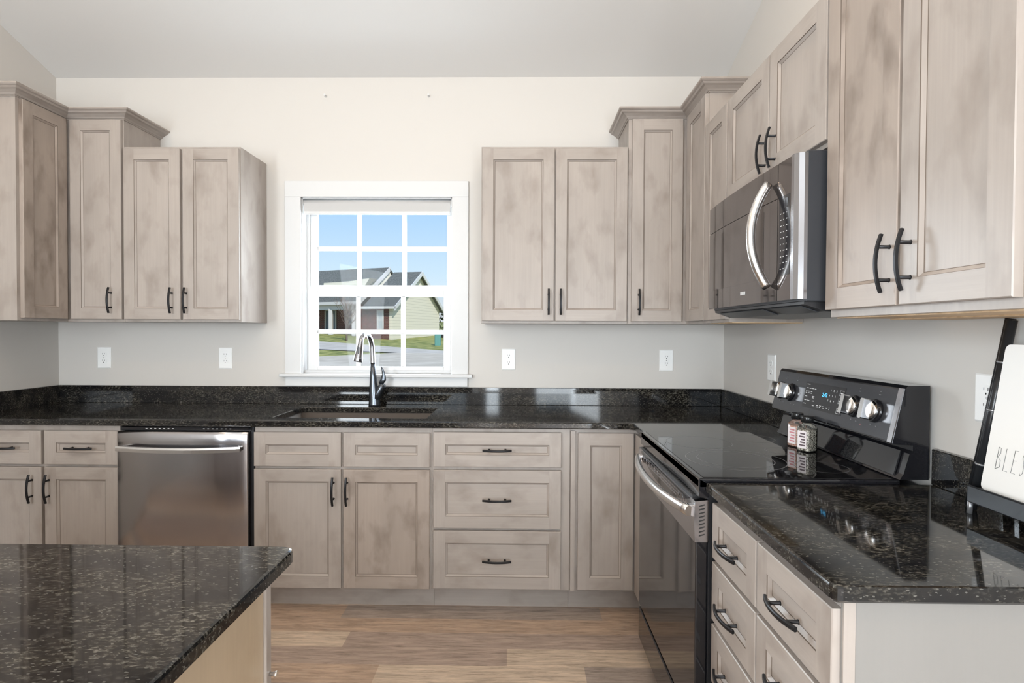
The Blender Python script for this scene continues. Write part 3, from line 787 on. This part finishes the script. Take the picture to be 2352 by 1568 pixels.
m.build('handle', dd, 'bright bowed bar handle')

# ------------------------------------------------------------------ range
RY0, RY1 = 1.603, 2.367; RX = .500
rg = thing('range', 'black freestanding electric range with glass cooktop and silver knobs', 'range', (.82, 1.985, 0))
m = MB(); m.box(RX + .035, R - .03, RY0 + .004, RY1 - .004, .06, .905, 'bsatin', b=.003)
for k in range(22): m.box(RX + .046, RX + .054, RY0 + .0025, RY0 + .005, .12 + k * .036, .137 + k * .036, 'slot')
for y in (RY0 + .05, RY1 - .05):
    for x in (RX + .09, R - .1): m.lathe([(0, .018), (.06, .018)], (x, y, 0), (0, 0, 1), 'bsatin', 10)
m.build('body', rg)
m = MB(); m.box(RX + .006, R - .10, RY0, RY1, .896, .9235, 'bgloss', b=.004, seg=2)
m.prism([(RX + .006, RY0, .9235), (RX + .006, RY0, .872), (RX + .03, RY0, .866), (RX + .045, RY0, .9)], (0, RY1 - RY0, 0), 'bgloss'); m.build('cooktop_frame', rg)
ck = MB(); ck.box(RX + .022, R - .115, RY0 + .012, RY1 - .012, .9225, .9250, 'cook', b=.001); ck = ck.build('glass_cooktop', rg)
def ring_mesh(cx, cy, r, w=.0014):
    m = MB(); n = 64; z = .9252
    for k in range(n):
        a, b2 = 2 * PI * k / n, 2 * PI * (k + 1) / n
        m.quad([(cx + (r - w) * math.cos(a), cy + (r - w) * math.sin(a), z), (cx + (r + w) * math.cos(a), cy + (r + w) * math.sin(a), z),
                (cx + (r + w) * math.cos(b2), cy + (r + w) * math.sin(b2), z), (cx + (r - w) * math.cos(b2), cy + (r - w) * math.sin(b2), z)], 'ring')
    return m
for cx, cy, r in ((.700, 1.848, .154), (.700, 1.848, .118), (.672, 2.135, .118), (.928, 1.752, .076), (.905, 2.215, .080), (.915, 1.985, .055)):
    ring_mesh(cx, cy, r).build('burner_ring', ck)
# oven door with stainless trim band, louvres and bowed handle
m = MB(); m.box(RX, RX + .034, RY0 + .003, RY1 - .003, .205, .835, 'bgloss', b=.004, seg=2); od = m.build('oven_door', rg)
m = MB(); m.prism([(RX - .003, RY0 + .002, .742), (RX - .006, RY0 + .002, .80), (RX - .003, RY0 + .002, .858), (RX + .035, RY0 + .002, .862), (RX + .035, RY0 + .002, .742)], (0, RY1 - RY0 - .004, 0), 'bss')
for k in range(9):
    z = .758 + k * .0105
    m.quad([(RX + .008, RY0 + .0014, z), (RX + .024, RY0 + .0014, z + .005), (RX + .024, RY0 + .0014, z + .0085), (RX + .008, RY0 + .0014, z + .0035)], 'slot')
m.build('door_trim', od, 'stainless band with louvred ends')
m = MB(); m.box(RX + .002, RX + .03, RY0 + .045, RY1 - .045, .8585, .866, 'slot')
for k in range(30):
    y = RY0 + .08 + k * .0205
    m.box(RX + .004, RX + .028, y, y + .004, .8655, .8685, 'bss')
m.build('vent_grille', od)
m = MB(); loops = []; pts = []; n = 24
for k in range(n + 1):
    t = -1 + 2 * k / n; y = (RY0 + RY1) / 2 + t * .352; pts.append((RX - .012 - .042 * (1 - abs(t) ** 2.2), y, .822))
m.tube(pts, .0125, 'steel', 16, 1.25, up=(0, 0, 1))
for y in (RY0 + .045, RY1 - .045): m.box(RX - .016, RX, y - .012, y + .012, .808, .838, 'steel', b=.003)
m.build('handle', od, 'bowed stainless bar handle')
m = MB(); m.box(RX, RX + .034, RY0 + .003, RY1 - .003, .065, .192, 'bgloss', b=.004, seg=2); m.build('storage_drawer', rg)
m = MB(); px = RX - .0068; n = 20; ya_, yb_ = RY0 + .06, RY1 - .06
lens = [(ya_ + (yb_ - ya_) * k / n, .854) for k in range(n + 1)] + [(yb_ - (yb_ - ya_) * k / n, .854 - .050 * (1 - abs(-1 + 2 * k / n) ** 2.2) - .004) for k in range(n + 1)]
m.prism([(px, y, z) for y, z in lens], (.004, 0, 0), 'bgloss')
for z in (.846, .836, .826):
    hw = (yb_ - ya_) / 2 * max(0, 1 - (.854 - z) / .050) ** (1 / 2.2) - .03; c_ = (ya_ + yb_) / 2
    m.box(px - .0012, px, c_ - hw, c_ + hw, z - .0016, z + .0016, 'bss')
for k in range(-6, 7): m.box(px - .0010, px, c_ + k * .045 - .0012, c_ + k * .045 + .0012, .826, .846, 'bss')
m.build('vent_pocket', od, 'dark pocket with louvres behind the handle')
# backguard: a riser with an overhanging tilted console
m = MB()
prof = [(1.148, .925), (1.068, .925), (1.078, .940), (1.094, .998), (1.103, 1.006), (1.103, 1.022), (1.052, 1.024), (1.046, 1.028), (1.079, 1.181), (1.088, 1.190), (1.148, 1.190)]
m.prism([(x, RY0, z) for x, z in prof], (0, RY1 - RY0, 0), 'bgloss'); bg = m.build('backguard', rg)
pa, pb = Vector((1.046, 0, 1.028)), Vector((1.079, 0, 1.181)); up_ = (pb - pa).normalized(); out_ = Vector((-up_.z, 0, up_.x))
def cp(y, s_, d_=0.): q = pa + up_ * s_ + out_ * d_; return Vector((q.x, y, q.z))
HP = (pb - pa).length
m = MB(); m.loft([[cp(RY0 + .022, .004, e_), cp(RY1 - .006, .004, e_), cp(RY1 - .006, HP - .004, e_), cp(RY0 + .022, HP - .004, e_)] for e_ in (.0, .002)], 'ctrl', smooth=False); cpnl = m.build('control_panel', bg)
m = MB(); m.loft([[cp(RY0 + .001, .0, e_), cp(RY0 + .020, .0, e_), cp(RY0 + .020, HP, e_), cp(RY0 + .001, HP, e_)] for e_ in (-.002, .004)], 'bss', smooth=False)
m.build('end_trim', bg, 'polished end trim')
m = MB(); m.loft([[(x, y, z) for x, z in ((1.073, .930), (1.092, 1.000), (1.0885, 1.002), (1.069, .932))] for y in (RY0 + .03, RY1 - .03)], 'bgloss', smooth=False); m.build('riser_panel', bg)
m = MB(); D0, D1 = 1.872, 2.128
m.loft([[cp(D0, .036, e_), cp(D1, .036, e_), cp(D1, .130, e_), cp(D0, .130, e_)] for e_ in (.002, .0032)], 'disp', smooth=False); dsp = m.build('touch_display', cpnl)
mk = MB()
def bar(y, s_, w, h=.0022, mt='print'): mk.quad([cp(y, s_ - h / 2, .0036), cp(y - w, s_ - h / 2, .0036), cp(y - w, s_ + h / 2, .0036), cp(y, s_ + h / 2, .0036)], mt)
rr = random.Random(5)
for s_, rows in ((.122, (.02,)), (.108, (.014, .014, .010, .012)), (.096, (.010, .012, .011)), (.090, (.010, .012, .011)), (.077, (.016,)), (.063, (.016, .016)), (.050, (.017,))):
    y = 2.120
    for w in rows: bar(y, s_, w); y -= w + .006
for y, s_, w in ((2.068, .080, .014), (2.068, .075, .012), (2.064, .064, .013), (2.058, .048, .012), (2.03, .052, .011), (2.03, .047, .013), (2.01, .053, .012), (2.01, .048, .008), (1.99, .053, .010), (1.99, .047, .011), (1.966, .050, .010), (1.948, .053, .005), (1.948, .047, .005)): bar(y, s_, w)
for s_ in (.110, .083, .050):          # key outlines
    y0_, y1_, h_ = 1.902, 1.880, .009
    for a, b2, c_, d_ in ((y0_, y1_, s_ - h_, s_ - h_ + .0012), (y0_, y1_, s_ + h_ - .0012, s_ + h_), (y0_, y0_ - .0012, s_ - h_, s_ + h_), (y1_ + .0012, y1_, s_ - h_, s_ + h_)):
        mk.quad([cp(a, c_, .0036), cp(b2, c_, .0036), cp(b2, d_, .0036), cp(a, d_, .0036)], 'print')
    bar(y0_ - .005, s_, .012, .004)
for y in (2.29, 2.20, 1.80, 1.70):
    for dy, s_, w in ((.0, .138, .005), (.003, .128, .010), (.016, .036, .006), (-.012, .034, .006)): bar(y + dy, s_, w, .0022, 'ring')
mk.build('markings', dsp)
def text(s, parent, mat, pos, size, xdir, ydir, name='lettering'):
    cu = bpy.data.curves.new(name, 'FONT'); cu.body = s; cu.size = size; cu.align_x = 'CENTER'; cu.align_y = 'CENTER'; cu.extrude = .0002
    tmp = bpy.data.objects.new(name, cu); COL.objects.link(tmp)
    bpy.context.view_layer.update(); me = bpy.data.meshes.new_from_object(tmp.evaluated_get(bpy.context.evaluated_depsgraph_get()))
    bpy.data.objects.remove(tmp); bpy.data.curves.remove(cu); me.materials.clear(); me.materials.append(MT[mat])
    o = bpy.data.objects.new(name, me); COL.objects.link(o)
    x, y = Vector(xdir).normalized(), Vector(ydir).normalized(); z = x.cross(y)
    mt = Matrix((x, y, z)).transposed().to_4x4(); mt.translation = Vector(pos)
    o.parent = parent; o.matrix_parent_inverse = Matrix.Translation(-origin(parent)); o.matrix_basis = mt; return o
for r_, row in enumerate(('123', '456', '789')):
    for k, chh in enumerate(row): text(chh, dsp, 'print', cp(1.956 - k * .0175 + .004 * r_, .113 - r_ * .018, .0037), .0095, (0, -1, 0), up_, 'digit')
text('2:42', dsp, 'blue', cp(1.990, .093, .0037), .019, (0, -1, 0), up_, 'clock_digits')
for y in (2.318, 2.232, 1.808, 1.704):
    m = MB(); c0 = cp(y, .078, .002)
    m.lathe([(0, .035), (.004, .035), (.009, .033)], c0, out_, 'bgloss', 28); kb = m.build('knob', bg)
    m = MB(); m.lathe([(.008, .0315), (.018, .0305), (.023, .026), (.0235, .004)], c0, out_, 'chrome', 28)
    m.loft([[c0 + Vector((0, 1, 0)) * a_ + up_ * b2 + out_ * h for a_, b2 in ((-.009, -.027), (-.006, -.030), (.006, -.030), (.009, -.027), (.009, .027), (.006, .030), (-.006, .030), (-.009, .027))] for h in (.018, .046)], 'steel', smooth=False)
    m.build('knob_grip', kb)
m = MB(); q = cp(1.76, .028, .003); m.lathe([(0, .0016), (.001, .001)], q, out_, 'labelp', 8); m.build('indicator_light', cpnl)

# ------------------------------------------------------------------ microwave
mw = thing('microwave', 'dark stainless over-the-range microwave with an arched steel handle', 'microwave', (.98, 1.98, 1.41))
m = MB(); m.box(.800, R - .002, 1.603, 2.357, 1.425, 1.848, 'mwside', b=.003); m.build('body', mw)
def mwx(y):
    t = (y - 1.93) / .43
    return .763 + .016 * abs(t) ** 2.4
def front(y0, y1, z0, z1, mat, name, th=.03, n=14, off=0., lab=None, parent=mw):
    m = MB(); loops = []
    for k in range(n + 1):
        y = y0 + (y1 - y0) * k / n; x = mwx(y) - off
        loops.append([(x, y, z0), (x, y, z1), (x + th, y, z1), (x + th, y, z0)])
    m.loft(loops, mat, smooth=False); return m.build(name, parent, lab)
front(1.712, 2.357, 1.737, 1.839, 'mwglass', 'vent_grille_cover')
mdoor = front(1.712, 2.357, 1.432, 1.735, 'mwglass', 'door')
front(1.80, 2.30, 1.505, 1.715, 'bgloss', 'door_window', .004, 14, .0006, None, mdoor).data.materials[0] = MT['mwglass']
cpn = front(1.634, 1.708, 1.432, 1.839, 'mwglass', 'control_panel')
front(1.640, 1.700, 1.505, 1.737, 'disp', 'keypad', .003, 6, .0008, None, cpn)
m = MB(); m.loft([[(mwx(1.634), 1.634, z), (.770, 1.619, z), (.779, 1.608, z), (.792, 1.603, z), (.802, 1.603, z), (.802, 1.634, z)] for z in (1.432, 1.842)], 'mwtrim', smooth=False); m.build('corner_trim', mw, 'polished curved corner trim')
mk = MB(); rr = random.Random(9)
for r_ in range(10):
    for c_ in range(3):
        y = 1.692 - c_ * .017; z = 1.685 - r_ * .018; x = mwx(y) - .0011; w = .003 + .007 * rr.random()
        mk.quad([(x, y, z), (x, y - w, z), (x, y - w, z + .0022), (x, y, z + .0022)], 'print')
mk.build('key_markings', cpn)
mk = MB(); mk.quad([(mwx(1.66) - .0012, 1.650, 1.700), (mwx(1.66) - .0012, 1.690, 1.700), (mwx(1.66) - .0012, 1.690, 1.728), (mwx(1.66) - .0012, 1.650, 1.728)], 'ctrl'); mk.build('display', cpn)
mk = MB()
for k in range(6): mk.quad([(mwx(1.96) - .001, 1.982 - k * .0075, 1.466), (mwx(1.96) - .001, 1.982 - k * .0075 - .0055, 1.466), (mwx(1.96) - .001, 1.982 - k * .0075 - .0055, 1.477), (mwx(1.96) - .001, 1.982 - k * .0075, 1.477)], 'print')
mk.build('emblem', mdoor)
m = MB(); pts = []
for k in range(25):
    t = -1 + k / 12; pts.append((.753 - .052 * (1 - abs(t) ** 2.0), 1.748, 1.632 + t * .158))
m.tube(pts, .0135, 'steel', 16, .95, up=(0, 1, 0)); m.build('handle', mdoor, 'arched polished steel handle')
m = MB(); m.prism([(.80, 1.615, 1.426), (.80, 1.615, 1.418), (.86, 1.615, 1.398), (1.10, 1.615, 1.392), (1.15, 1.615, 1.426)], (0, .73, 0), 'bsatin')
m.build('underside_housing', mw)
m = MB(); m.prism([(.806, 1.645, 1.4150), (.858, 1.645, 1.3975), (.857, 1.645, 1.3955), (.805, 1.645, 1.413)], (0, .20, 0), 'mwside'); m.prism([(.806, 1.90, 1.4150), (.858, 1.90, 1.3975), (.857, 1.90, 1.3955), (.805, 1.90, 1.413)], (0, .40, 0), 'mwside'); m.build('grease_filter', mw)

# ------------------------------------------------------------------ spice jars on the cooktop
def jar(cx, cy, rot, fill, label, ink, zs=1.):
    z0 = .9253; o = thing('spice_jar', label, 'spice jar', (cx, cy, z0), 'spice jars on the cooktop')
    ca, sa = math.cos(rot), math.sin(rot); tr = lambda x, y, z: Vector((cx + ca * x - sa * y, cy + sa * x + ca * y, z0 + z))
    def sq(h, z, r=.006):
        out = []
        for k, (sx, sy) in enumerate(((1, 1), (-1, 1), (-1, -1), (1, -1))):
            for q in range(4):
                an = PI / 2 * k + PI / 2 * q / 3; out.append(tr(sx * (h - r) + r * math.cos(an), sy * (h - r) + r * math.sin(an), z))
        return out
    m = MB(); m.loft([sq(.023, 0), sq(.0245, .003), sq(.0245, .082), sq(.022, .090, .012), sq(.016, .095, .0158), sq(.016, .103, .0158)], 'jar'); m.build('glass_body', o)
    m = MB(); m.loft([sq(.0222, .004), sq(.0222, .076)], fill, smooth=False); m.build('contents', o)
    m = MB(); m.lathe([(.100, .0185), (.101, .0205), (.120, .0205), (.122, .0195)], (cx, cy, z0), (0, 0, 1), 'cap', 24); m.build('lid', o)
    m = MB(); h = .0249
    m.quad([tr(-h, -.018, .012), tr(-h, .018, .012), tr(-h, .018, .072), tr(-h, -.018, .072)], 'label')
    for k in range(5):
        z = .020 + k * .010; m.quad([tr(-h - .0003, -.013, z), tr(-h - .0003, .010 - .003 * (k % 3), z), tr(-h - .0003, .010 - .003 * (k % 3), z + .005), tr(-h - .0003, -.013, z + .005)], ink)
    m.build('label', o)
jar(1.000, 1.985, .42, 'pepper', 'square glass jar of mixed dark and white seasoning, the nearer of two on the cooktop', 'labeld')
jar(1.005, 2.066, .35, 'salt', 'square glass jar of pink salt with a pink label, behind the seasoning jar', 'labelp')

# ------------------------------------------------------------------ ivory board on a black easel
ea = thing('display_easel', 'black easel with ringed posts leaning on the right-hand counter', 'easel', (1.10, 1.30, CT))
m = MB(); a, b2 = Vector((1.103, 1.400, CT + .001)), Vector((1.138, 1.334, 1.372)); m.tube([a, a.lerp(b2, .5), b2], .0125, 'easel', 16, .7, up=(1, 0, 0)); m.build('post', ea)
a2, b3 = Vector((1.087, 1.374, CT + .002)), Vector((1.121, 1.310, 1.368)); dv = b3 - a2
m = MB(); m.tube([a2, b3], .0105, 'easel', 16, 1); pst = m.build('post', ea)
for t in (.24, .53, .78):
    m = MB(); c_ = a2 + dv * t; m.lathe([(0, .0108), (.001, .0122), (.004, .0122), (.005, .0108)], c_, dv, 'ring_metal', 16); m.build('ring', pst)
off = Vector((0, -.29, 0))
m = MB(); m.tube([a + off, b2 + off], .0125, 'easel', 16, .7, up=(1, 0, 0)); m.build('post', ea)
m = MB(); m.box(1.052, 1.125, 1.075, 1.345, CT + .036, CT + .062, 'easel', b=.003); m.build('ledge', ea)
m = MB(); m.box(1.046, 1.0535, 1.075, 1.338, CT + .030, CT + .070, 'easel', b=.003); m.build('ledge_lip', ea)
for y in (1.345, 1.10):
    m = MB(); m.tube([(1.06, y, CT), (1.062, y, CT + .035)], .006, 'ring_metal', 10); m.build('foot', ea)
bd = thing('decorative_board', 'ivory board lettered in thin tall capitals resting on the black easel', 'sign', (1.09, 1.27, CT + .064))
B0, B1 = Vector((1.076, 0, CT + .0635)), Vector((1.106, 0, 1.312)); bu = (B1 - B0).normalized(); bn = Vector((-bu.z, 0, bu.x))
BYL = 1.328; BYT = 1.300       # left edge at bottom / top (the board leans with the easel)
def bp_(s_, t_, d_=0.):        # s across from left edge, t up (0..1)
    q = B0 + (B1 - B0) * t_ + bn * d_; return Vector((q.x, BYL + (BYT - BYL) * t_ - s_, q.z))
BWD = .225
def outl(d_):
    pts = []
    r_ = .012; Hh = (B1 - B0).length
    for cs, ct_, st in ((r_, r_, PI), (BWD - r_, r_, 1.5 * PI), (BWD - r_, Hh - r_, 0), (r_, Hh - r_, .5 * PI)):
        for k in range(5):
            an = st + PI / 2 * k / 4; pts.append(bp_(cs + r_ * math.cos(an), (ct_ + r_ * math.sin(an)) / Hh, d_))
    return pts
m = MB(); m.loft([outl(-.006), outl(.004), outl(.006)], 'plate', smooth=False); m.build('board', bd)
LET = {'B': [[(0, 0), (.05, 1), (.3, .97), (.33, .72), (.08, .55), (.42, .42), (.45, .12), (0, 0)]], 'L': [[(.05, 1), (0, 0), (.45, 0)]],
       'E': [[(.45, 1), (.08, 1), (0, 0), (.42, 0)], [(.06, .55), (.36, .57)]], 'S': [[(.45, .98), (.18, 1), (.1, .75), (.3, .45), (.32, .12), (.1, 0), (0, .08)]],
       'D': [[(0, 0), (.05, 1), (.4, .75), (.42, .25), (0, 0)]]}
m = MB(); s_ = .030
for chh in 'BLESSED':
    for st in LET[chh]: m.tube([bp_(s_ + x * .024, (.062 - .028 + y * .050 + .02) / .335, .0064) for x, y in st], .00055, 'ink', 6)
    s_ += .0205
m.build('lettering', bd, 'thin grey hand-drawn capitals')

# ------------------------------------------------------------------ outdoors: sloping ground, street, neighbour house
def gz(x, y):
    pr = [(W + .3, -.35), (12, -.15), (20, .10), (25, .18), (30, .41), (40, 1.02), (60, 1.9), (140, 4.0)]
    z = pr[-1][1]
    for (a, za), (b2, zb_) in zip(pr, pr[1:]):
        if y <= b2: z = za + (zb_ - za) * max(0, y - a) / (b2 - a); break
    t = x / max(y, 1) + .36
    return z - max(0, min(1, (y - 20) / 20)) * .25 * max(0, min(.5, t)) / .225
def strip(name, y0f, y1f, mat, dz=0., x0=-90, x1=60, n=40, k=6):
    m = MB(); i = m.mi(mat); g = []
    for a in range(n + 1):
        x = x0 + (x1 - x0) * a / n; ya, yb_ = y0f(x), y1f(x)
        g.append([m.bm.verts.new((x, ya + (yb_ - ya) * q / k, gz(x, ya + (yb_ - ya) * q / k) + dz)) for q in range(k + 1)])
    for a in range(n):
        for q in range(k):
            f = m.bm.faces.new((g[a][q], g[a + 1][q], g[a + 1][q + 1], g[a][q + 1])); f.material_index = i; f.smooth = True
    return struct(m.build(name))
sk_ = lambda b, s: (lambda x: b + s * (x + 8))
strip('lawn', lambda x: W + .3, lambda x: 140, 'grass', 0., n=60, k=60)
strip('street', sk_(28.6, -.30), sk_(32.4, -.55), 'street', .02)
strip('kerb_joint', sk_(28.35, -.30), sk_(28.6, -.30), 'kerb', .025)
m = MB(); m.quad([(-40, 8, gz(-9, 8) + .2), (20, 8, gz(-9, 8) + .2), (20, 22, .36), (-5.8, 26.4, .34), (-9.0, 23.6, .24), (-40, 20.4, .24)], 'concrete')
struct(m.build('driveway'))

def P(t, u, z, o, ax, ay): return Vector((o[0] + ax[0] * t + ay[0] * u, o[1] + ax[1] * t + ay[1] * u, z))
hs = thing('house', 'neighbour house with grey roofs, red brick and cream siding seen through the window', 'house', (-10, 42, 1.0))
# garage wing: gable wall facing right, from near corner C0 to far corner C1
C0 = Vector((-8.6, 38.0)); C1 = Vector((-6.62, 46.0)); gd = (C1 - C0).normalized(); ld = Vector((-gd.y, gd.x))
LWING = 2.15
def wp(a, b2, z): q = C0 + gd * a + ld * b2; return Vector((q.x, q.y, z))
GL = (C1 - C0).length; EV, PK, BS = 3.08, 5.62, -.2
m = MB(); m.prism([wp(0, 0, BS), wp(GL, 0, BS), wp(GL, 0, EV), wp(GL / 2, 0, PK), wp(0, 0, EV)], ld * LWING * 1.0 if False else Vector((ld.x * .25, ld.y * .25, 0)), 'siding', 'x'); m.build('gable_wall', hs)
m = MB(); m.prism([wp(.02, .25, BS), wp(.3, .25, BS), wp(.3, .25, EV), wp(.02, .25, EV)], Vector((ld.x * LWING, ld.y * LWING, 0)), 'brick', 'x'); m.build('brick_wall', hs)
m = MB()
for s_, (a0, a1) in enumerate(((-.35, GL / 2), (GL + .35, GL / 2))):
    ze = EV - .35 * (PK - EV) / (GL / 2)
    m.prism([wp(a0, -.35, ze), wp(a1, -.35, PK), wp(a1, 1.95, PK), wp(a0, LWING - .1 if s_ == 0 else 1.95, ze)], (0, 0, .14), 'shingle', 'x')
m.build('wing_roof', hs)
m = MB()
for a0, a1 in ((-.37, GL / 2), (GL + .37, GL / 2)):
    ze = EV - .37 * (PK - EV) / (GL / 2)
    m.prism([wp(a0, -.37, ze - .14), wp(a1, -.37, PK - .14), wp(a1, -.37, PK + .16), wp(a0, -.37, ze + .16)], Vector((ld.x * .06, ld.y * .06, 0)), 'white')
m.prism([wp(-.37, -.37, ze - .02), wp(-.37, LWING + .3, ze - .02), wp(-.37, LWING + .3, ze + .16), wp(-.37, -.37, ze + .16)], Vector((gd.x * .06, gd.y * .06, 0)), 'white'); m.build('rake_trim', hs)
def house_window(a, b0, b1, z0, z1, glass):
    mm = MB(); f = .09; yy = -.02
    wpt = lambda b2, z, d_: wp(.02 - d_, b2, z)
    def bx4(bA, bB, zA, zB, d0, d1, mt): mm.loft([[wpt(bA, zA, d_), wpt(bB, zA, d_), wpt(bB, zB, d_), wpt(bA, zB, d_)] for d_ in (d0, d1)], mt, smooth=False)
    bx4(b0, b0 + f, z0, z1, 0, .06, 'white'); bx4(b1 - f, b1, z0, z1, 0, .06, 'white'); bx4(b0, b1, z0, z0 + f, 0, .06, 'white'); bx4(b0, b1, z1 - f, z1, 0, .06, 'white')
    bx4(b0, b1, (z0 + z1) / 2 - .05, (z0 + z1) / 2 + .05, 0, .05, 'white')
    w_ = mm.build('window', hs); mm = MB(); bx4(b0 + f, b1 - f, z0 + f, z1 - f, 0, .02, glass); mm.build('pane', w_)
house_window(0, .66, 1.16, 1.45, 2.75, 'lglass')
# main body: ridge from (-10.27,44) to the left
Rv = Vector((-10.27, 44.0)); md = Vector((-.921, .389)); mn = Vector((-.389, -.921))
def mp_(a, b2, z): q = Rv + md * a + mn * b2; return Vector((q.x, q.y, z))
ML = 17.; RZ, EZ, DP = 6.15, 3.30, 3.8
m = MB(); m.prism([mp_(0, DP - 1.9, .2), mp_(0, DP - 1.9, EZ + .9), mp_(0, 0, RZ - .15), mp_(0, -DP, EZ), mp_(0, -DP, .2)], Vector((md.x * .25, md.y * .25, 0)), 'siding', 'x'); m.build('main_gable_wall', hs)
m = MB(); m.prism([mp_(.2, DP - 2.0, .2), mp_(ML, DP - 2.0, .2), mp_(ML, DP - 2.0, EZ + .6), mp_(.2, DP - 2.0, EZ + .6)], Vector((-mn.x * .25, -mn.y * .25, 0)), 'brick', 'x'); m.build('porch_wall', hs)
m = MB()
for sg in (1, -1): m.prism([mp_(-.06, DP * sg, EZ), mp_(-.06, 0, RZ), mp_(ML, 0, RZ), mp_(ML, DP * sg, EZ)], (0, 0, .15), 'shingle', 'x')
m.build('main_roof', hs)
m = MB(); m.prism([mp_(-.08, DP, EZ - .2), mp_(-.08, 0, RZ - .2), mp_(-.08, 0, RZ + .18), mp_(-.08, DP, EZ + .18)], Vector((-md.x * .06, -md.y * .06, 0)), 'white')
m.prism([mp_(0, DP, EZ - .05), mp_(ML, DP, EZ - .05), mp_(ML, DP, EZ + .17), mp_(0, DP, EZ + .17)], Vector((mn.x * .1, mn.y * .1, 0)), 'white')
m.prism([mp_(.2, DP - .15, EZ - .4), mp_(ML, DP - .15, EZ - .4), mp_(ML, DP - .15, EZ - .05), mp_(.2, DP - .15, EZ - .05)], Vector((-mn.x * .15, -mn.y * .15, 0)), 'white'); m.build('eave_trim', hs)
m = MB()   # small cross gable over the porch
m.prism([mp_(.51, 2.4, 4.55), mp_(-.02, 2.4, 5.25), mp_(1.93, 2.4, 5.08), mp_(4.3, 2.4, 5.03), mp_(4.3, 2.4, 4.6)], Vector((-mn.x * .9, -mn.y * .9, 0)), 'siding', 'x'); m.build('dormer', hs)
for a in (.45, 2.58, 6.2):
    m = MB(); q = mp_(a, DP - .25, 0); m.box(q.x - .14, q.x + .14, q.y - .14, q.y + .14, .6, EZ - .3, 'white', b=.02); m.build('porch_column', hs)
def wall_item(a0, a1, z0, z1, name, frame, fill, mull=True):
    f = .1; dd_ = DP - 2.0
    def b4(mm, A, B, zA, zB, d0, d1, mt): mm.loft([[mp_(A, dd_ + d_, zA), mp_(B, dd_ + d_, zA), mp_(B, dd_ + d_, zB), mp_(A, dd_ + d_, zB)] for d_ in (d0, d1)], mt, smooth=False)
    mm = MB()
    for A, B, zA, zB in ((a0, a0 + f, z0, z1), (a1 - f, a1, z0, z1), (a0, a1, z1 - f, z1), (a0, a1, z0, z0 + f)): b4(mm, A, B, zA, zB, 0, .08, frame)
    if mull: b4(mm, a0, a1, (z0 + z1) / 2 - .05, (z0 + z1) / 2 + .05, 0, .06, frame)
    w_ = mm.build(name, hs); mm = MB(); b4(mm, a0 + f, a1 - f, z0 + f, z1 - f, 0, .03, fill); mm.build('pane' if name == 'window' else 'leaf', w_)
wall_item(1.86, 2.60, 1.85, 3.0, 'window', 'white', 'dglass')
wall_item(3.55, 4.68, .85, 3.0, 'front_door', 'white', 'door', False)

# bare young tree on the lawn
tr = thing('tree', 'bare young tree on the lawn in front of the brick porch', 'tree', (-11.1, 36, gz(-11.1, 36)))
rr = random.Random(11); z0 = gz(-11.1, 36)
m = MB(); m.tube([(-11.1, 36, z0), (-11.08, 36, z0 + .9), (-11.05, 36, z0 + 2.4)], [.07, .055, .02], 'bark', 8); m.build('trunk', tr)
m = MB()
for k in range(34):
    h = .7 + rr.random() * 1.6; an = rr.random() * 2 * PI; ln = (.5 + rr.random() * .7) * (1 - .25 * h / 2.3); b0 = Vector((-11.08, 36, z0 + h))
    e1 = b0 + Vector((math.cos(an) * ln * .5, math.sin(an) * ln * .5, ln * .5)); e2 = e1 + Vector((math.cos(an) * ln * .35, math.sin(an) * ln * .35, ln * .75))
    m.tube([b0, e1, e2], [.022, .014, .005], 'bark', 5)
    for q in range(2):
        s_ = e1.lerp(e2, rr.random()); m.tube([s_, s_ + Vector((rr.uniform(-.3, .3), rr.uniform(-.2, .2), .25 + .2 * rr.random()))], [.010, .004], 'bark', 4)
m.build('branches', tr)
# utility box, shrub and bench-like planter at the right of the neighbour lot
m = MB(); q = (-5.0, 34.2); z0 = gz(*q); m.box(q[0] - .17, q[0] + .17, q[1] - .2, q[1] + .2, z0 - .05, z0 + .75, 'teal', b=.04); tag(m.build('utility_box'), 'small teal utility box on the lawn at the right of the window view', 'utility box')
m = MB(); q = (-6.3, 48); z0 = gz(*q); rr = random.Random(2)
for k in range(260):
    an, ph = rr.random() * 2 * PI, rr.random() * PI / 2; r_ = .7 + .3 * rr.random(); c_ = Vector((q[0] + math.cos(an) * math.cos(ph) * r_ * .8, q[1] + math.sin(an) * math.cos(ph) * r_ * .8, z0 + 2.2 * math.sin(ph) * r_ + .1))
    d_ = Vector((rr.uniform(-1, 1), rr.uniform(-1, 1), rr.uniform(-.5, 1))).normalized() * .16; s_ = d_.cross(Vector((rr.uniform(-1, 1), .3, 1))).normalized() * .08
    m.quad([c_ - s_, c_ + d_, c_ + s_, c_ - d_], 'bush')
tag(m.build('shrub'), 'dark evergreen shrub at the far right corner of the neighbour house', 'shrub')
m = MB(); q = (-5.75, 42.5); z0 = gz(*q); m.box(q[0] - .45, q[0] + .5, q[1] - .3, q[1] + .3, z0 + .0, z0 + .42, 'bsatin', b=.04); m.box(q[0] - .55, q[0] + .6, q[1] - .34, q[1] + .34, z0 + .40, z0 + .52, 'bsatin', b=.02)
tag(m.build('planter_box'), 'dark box standing at the foot of the cream siding wall', 'planter')
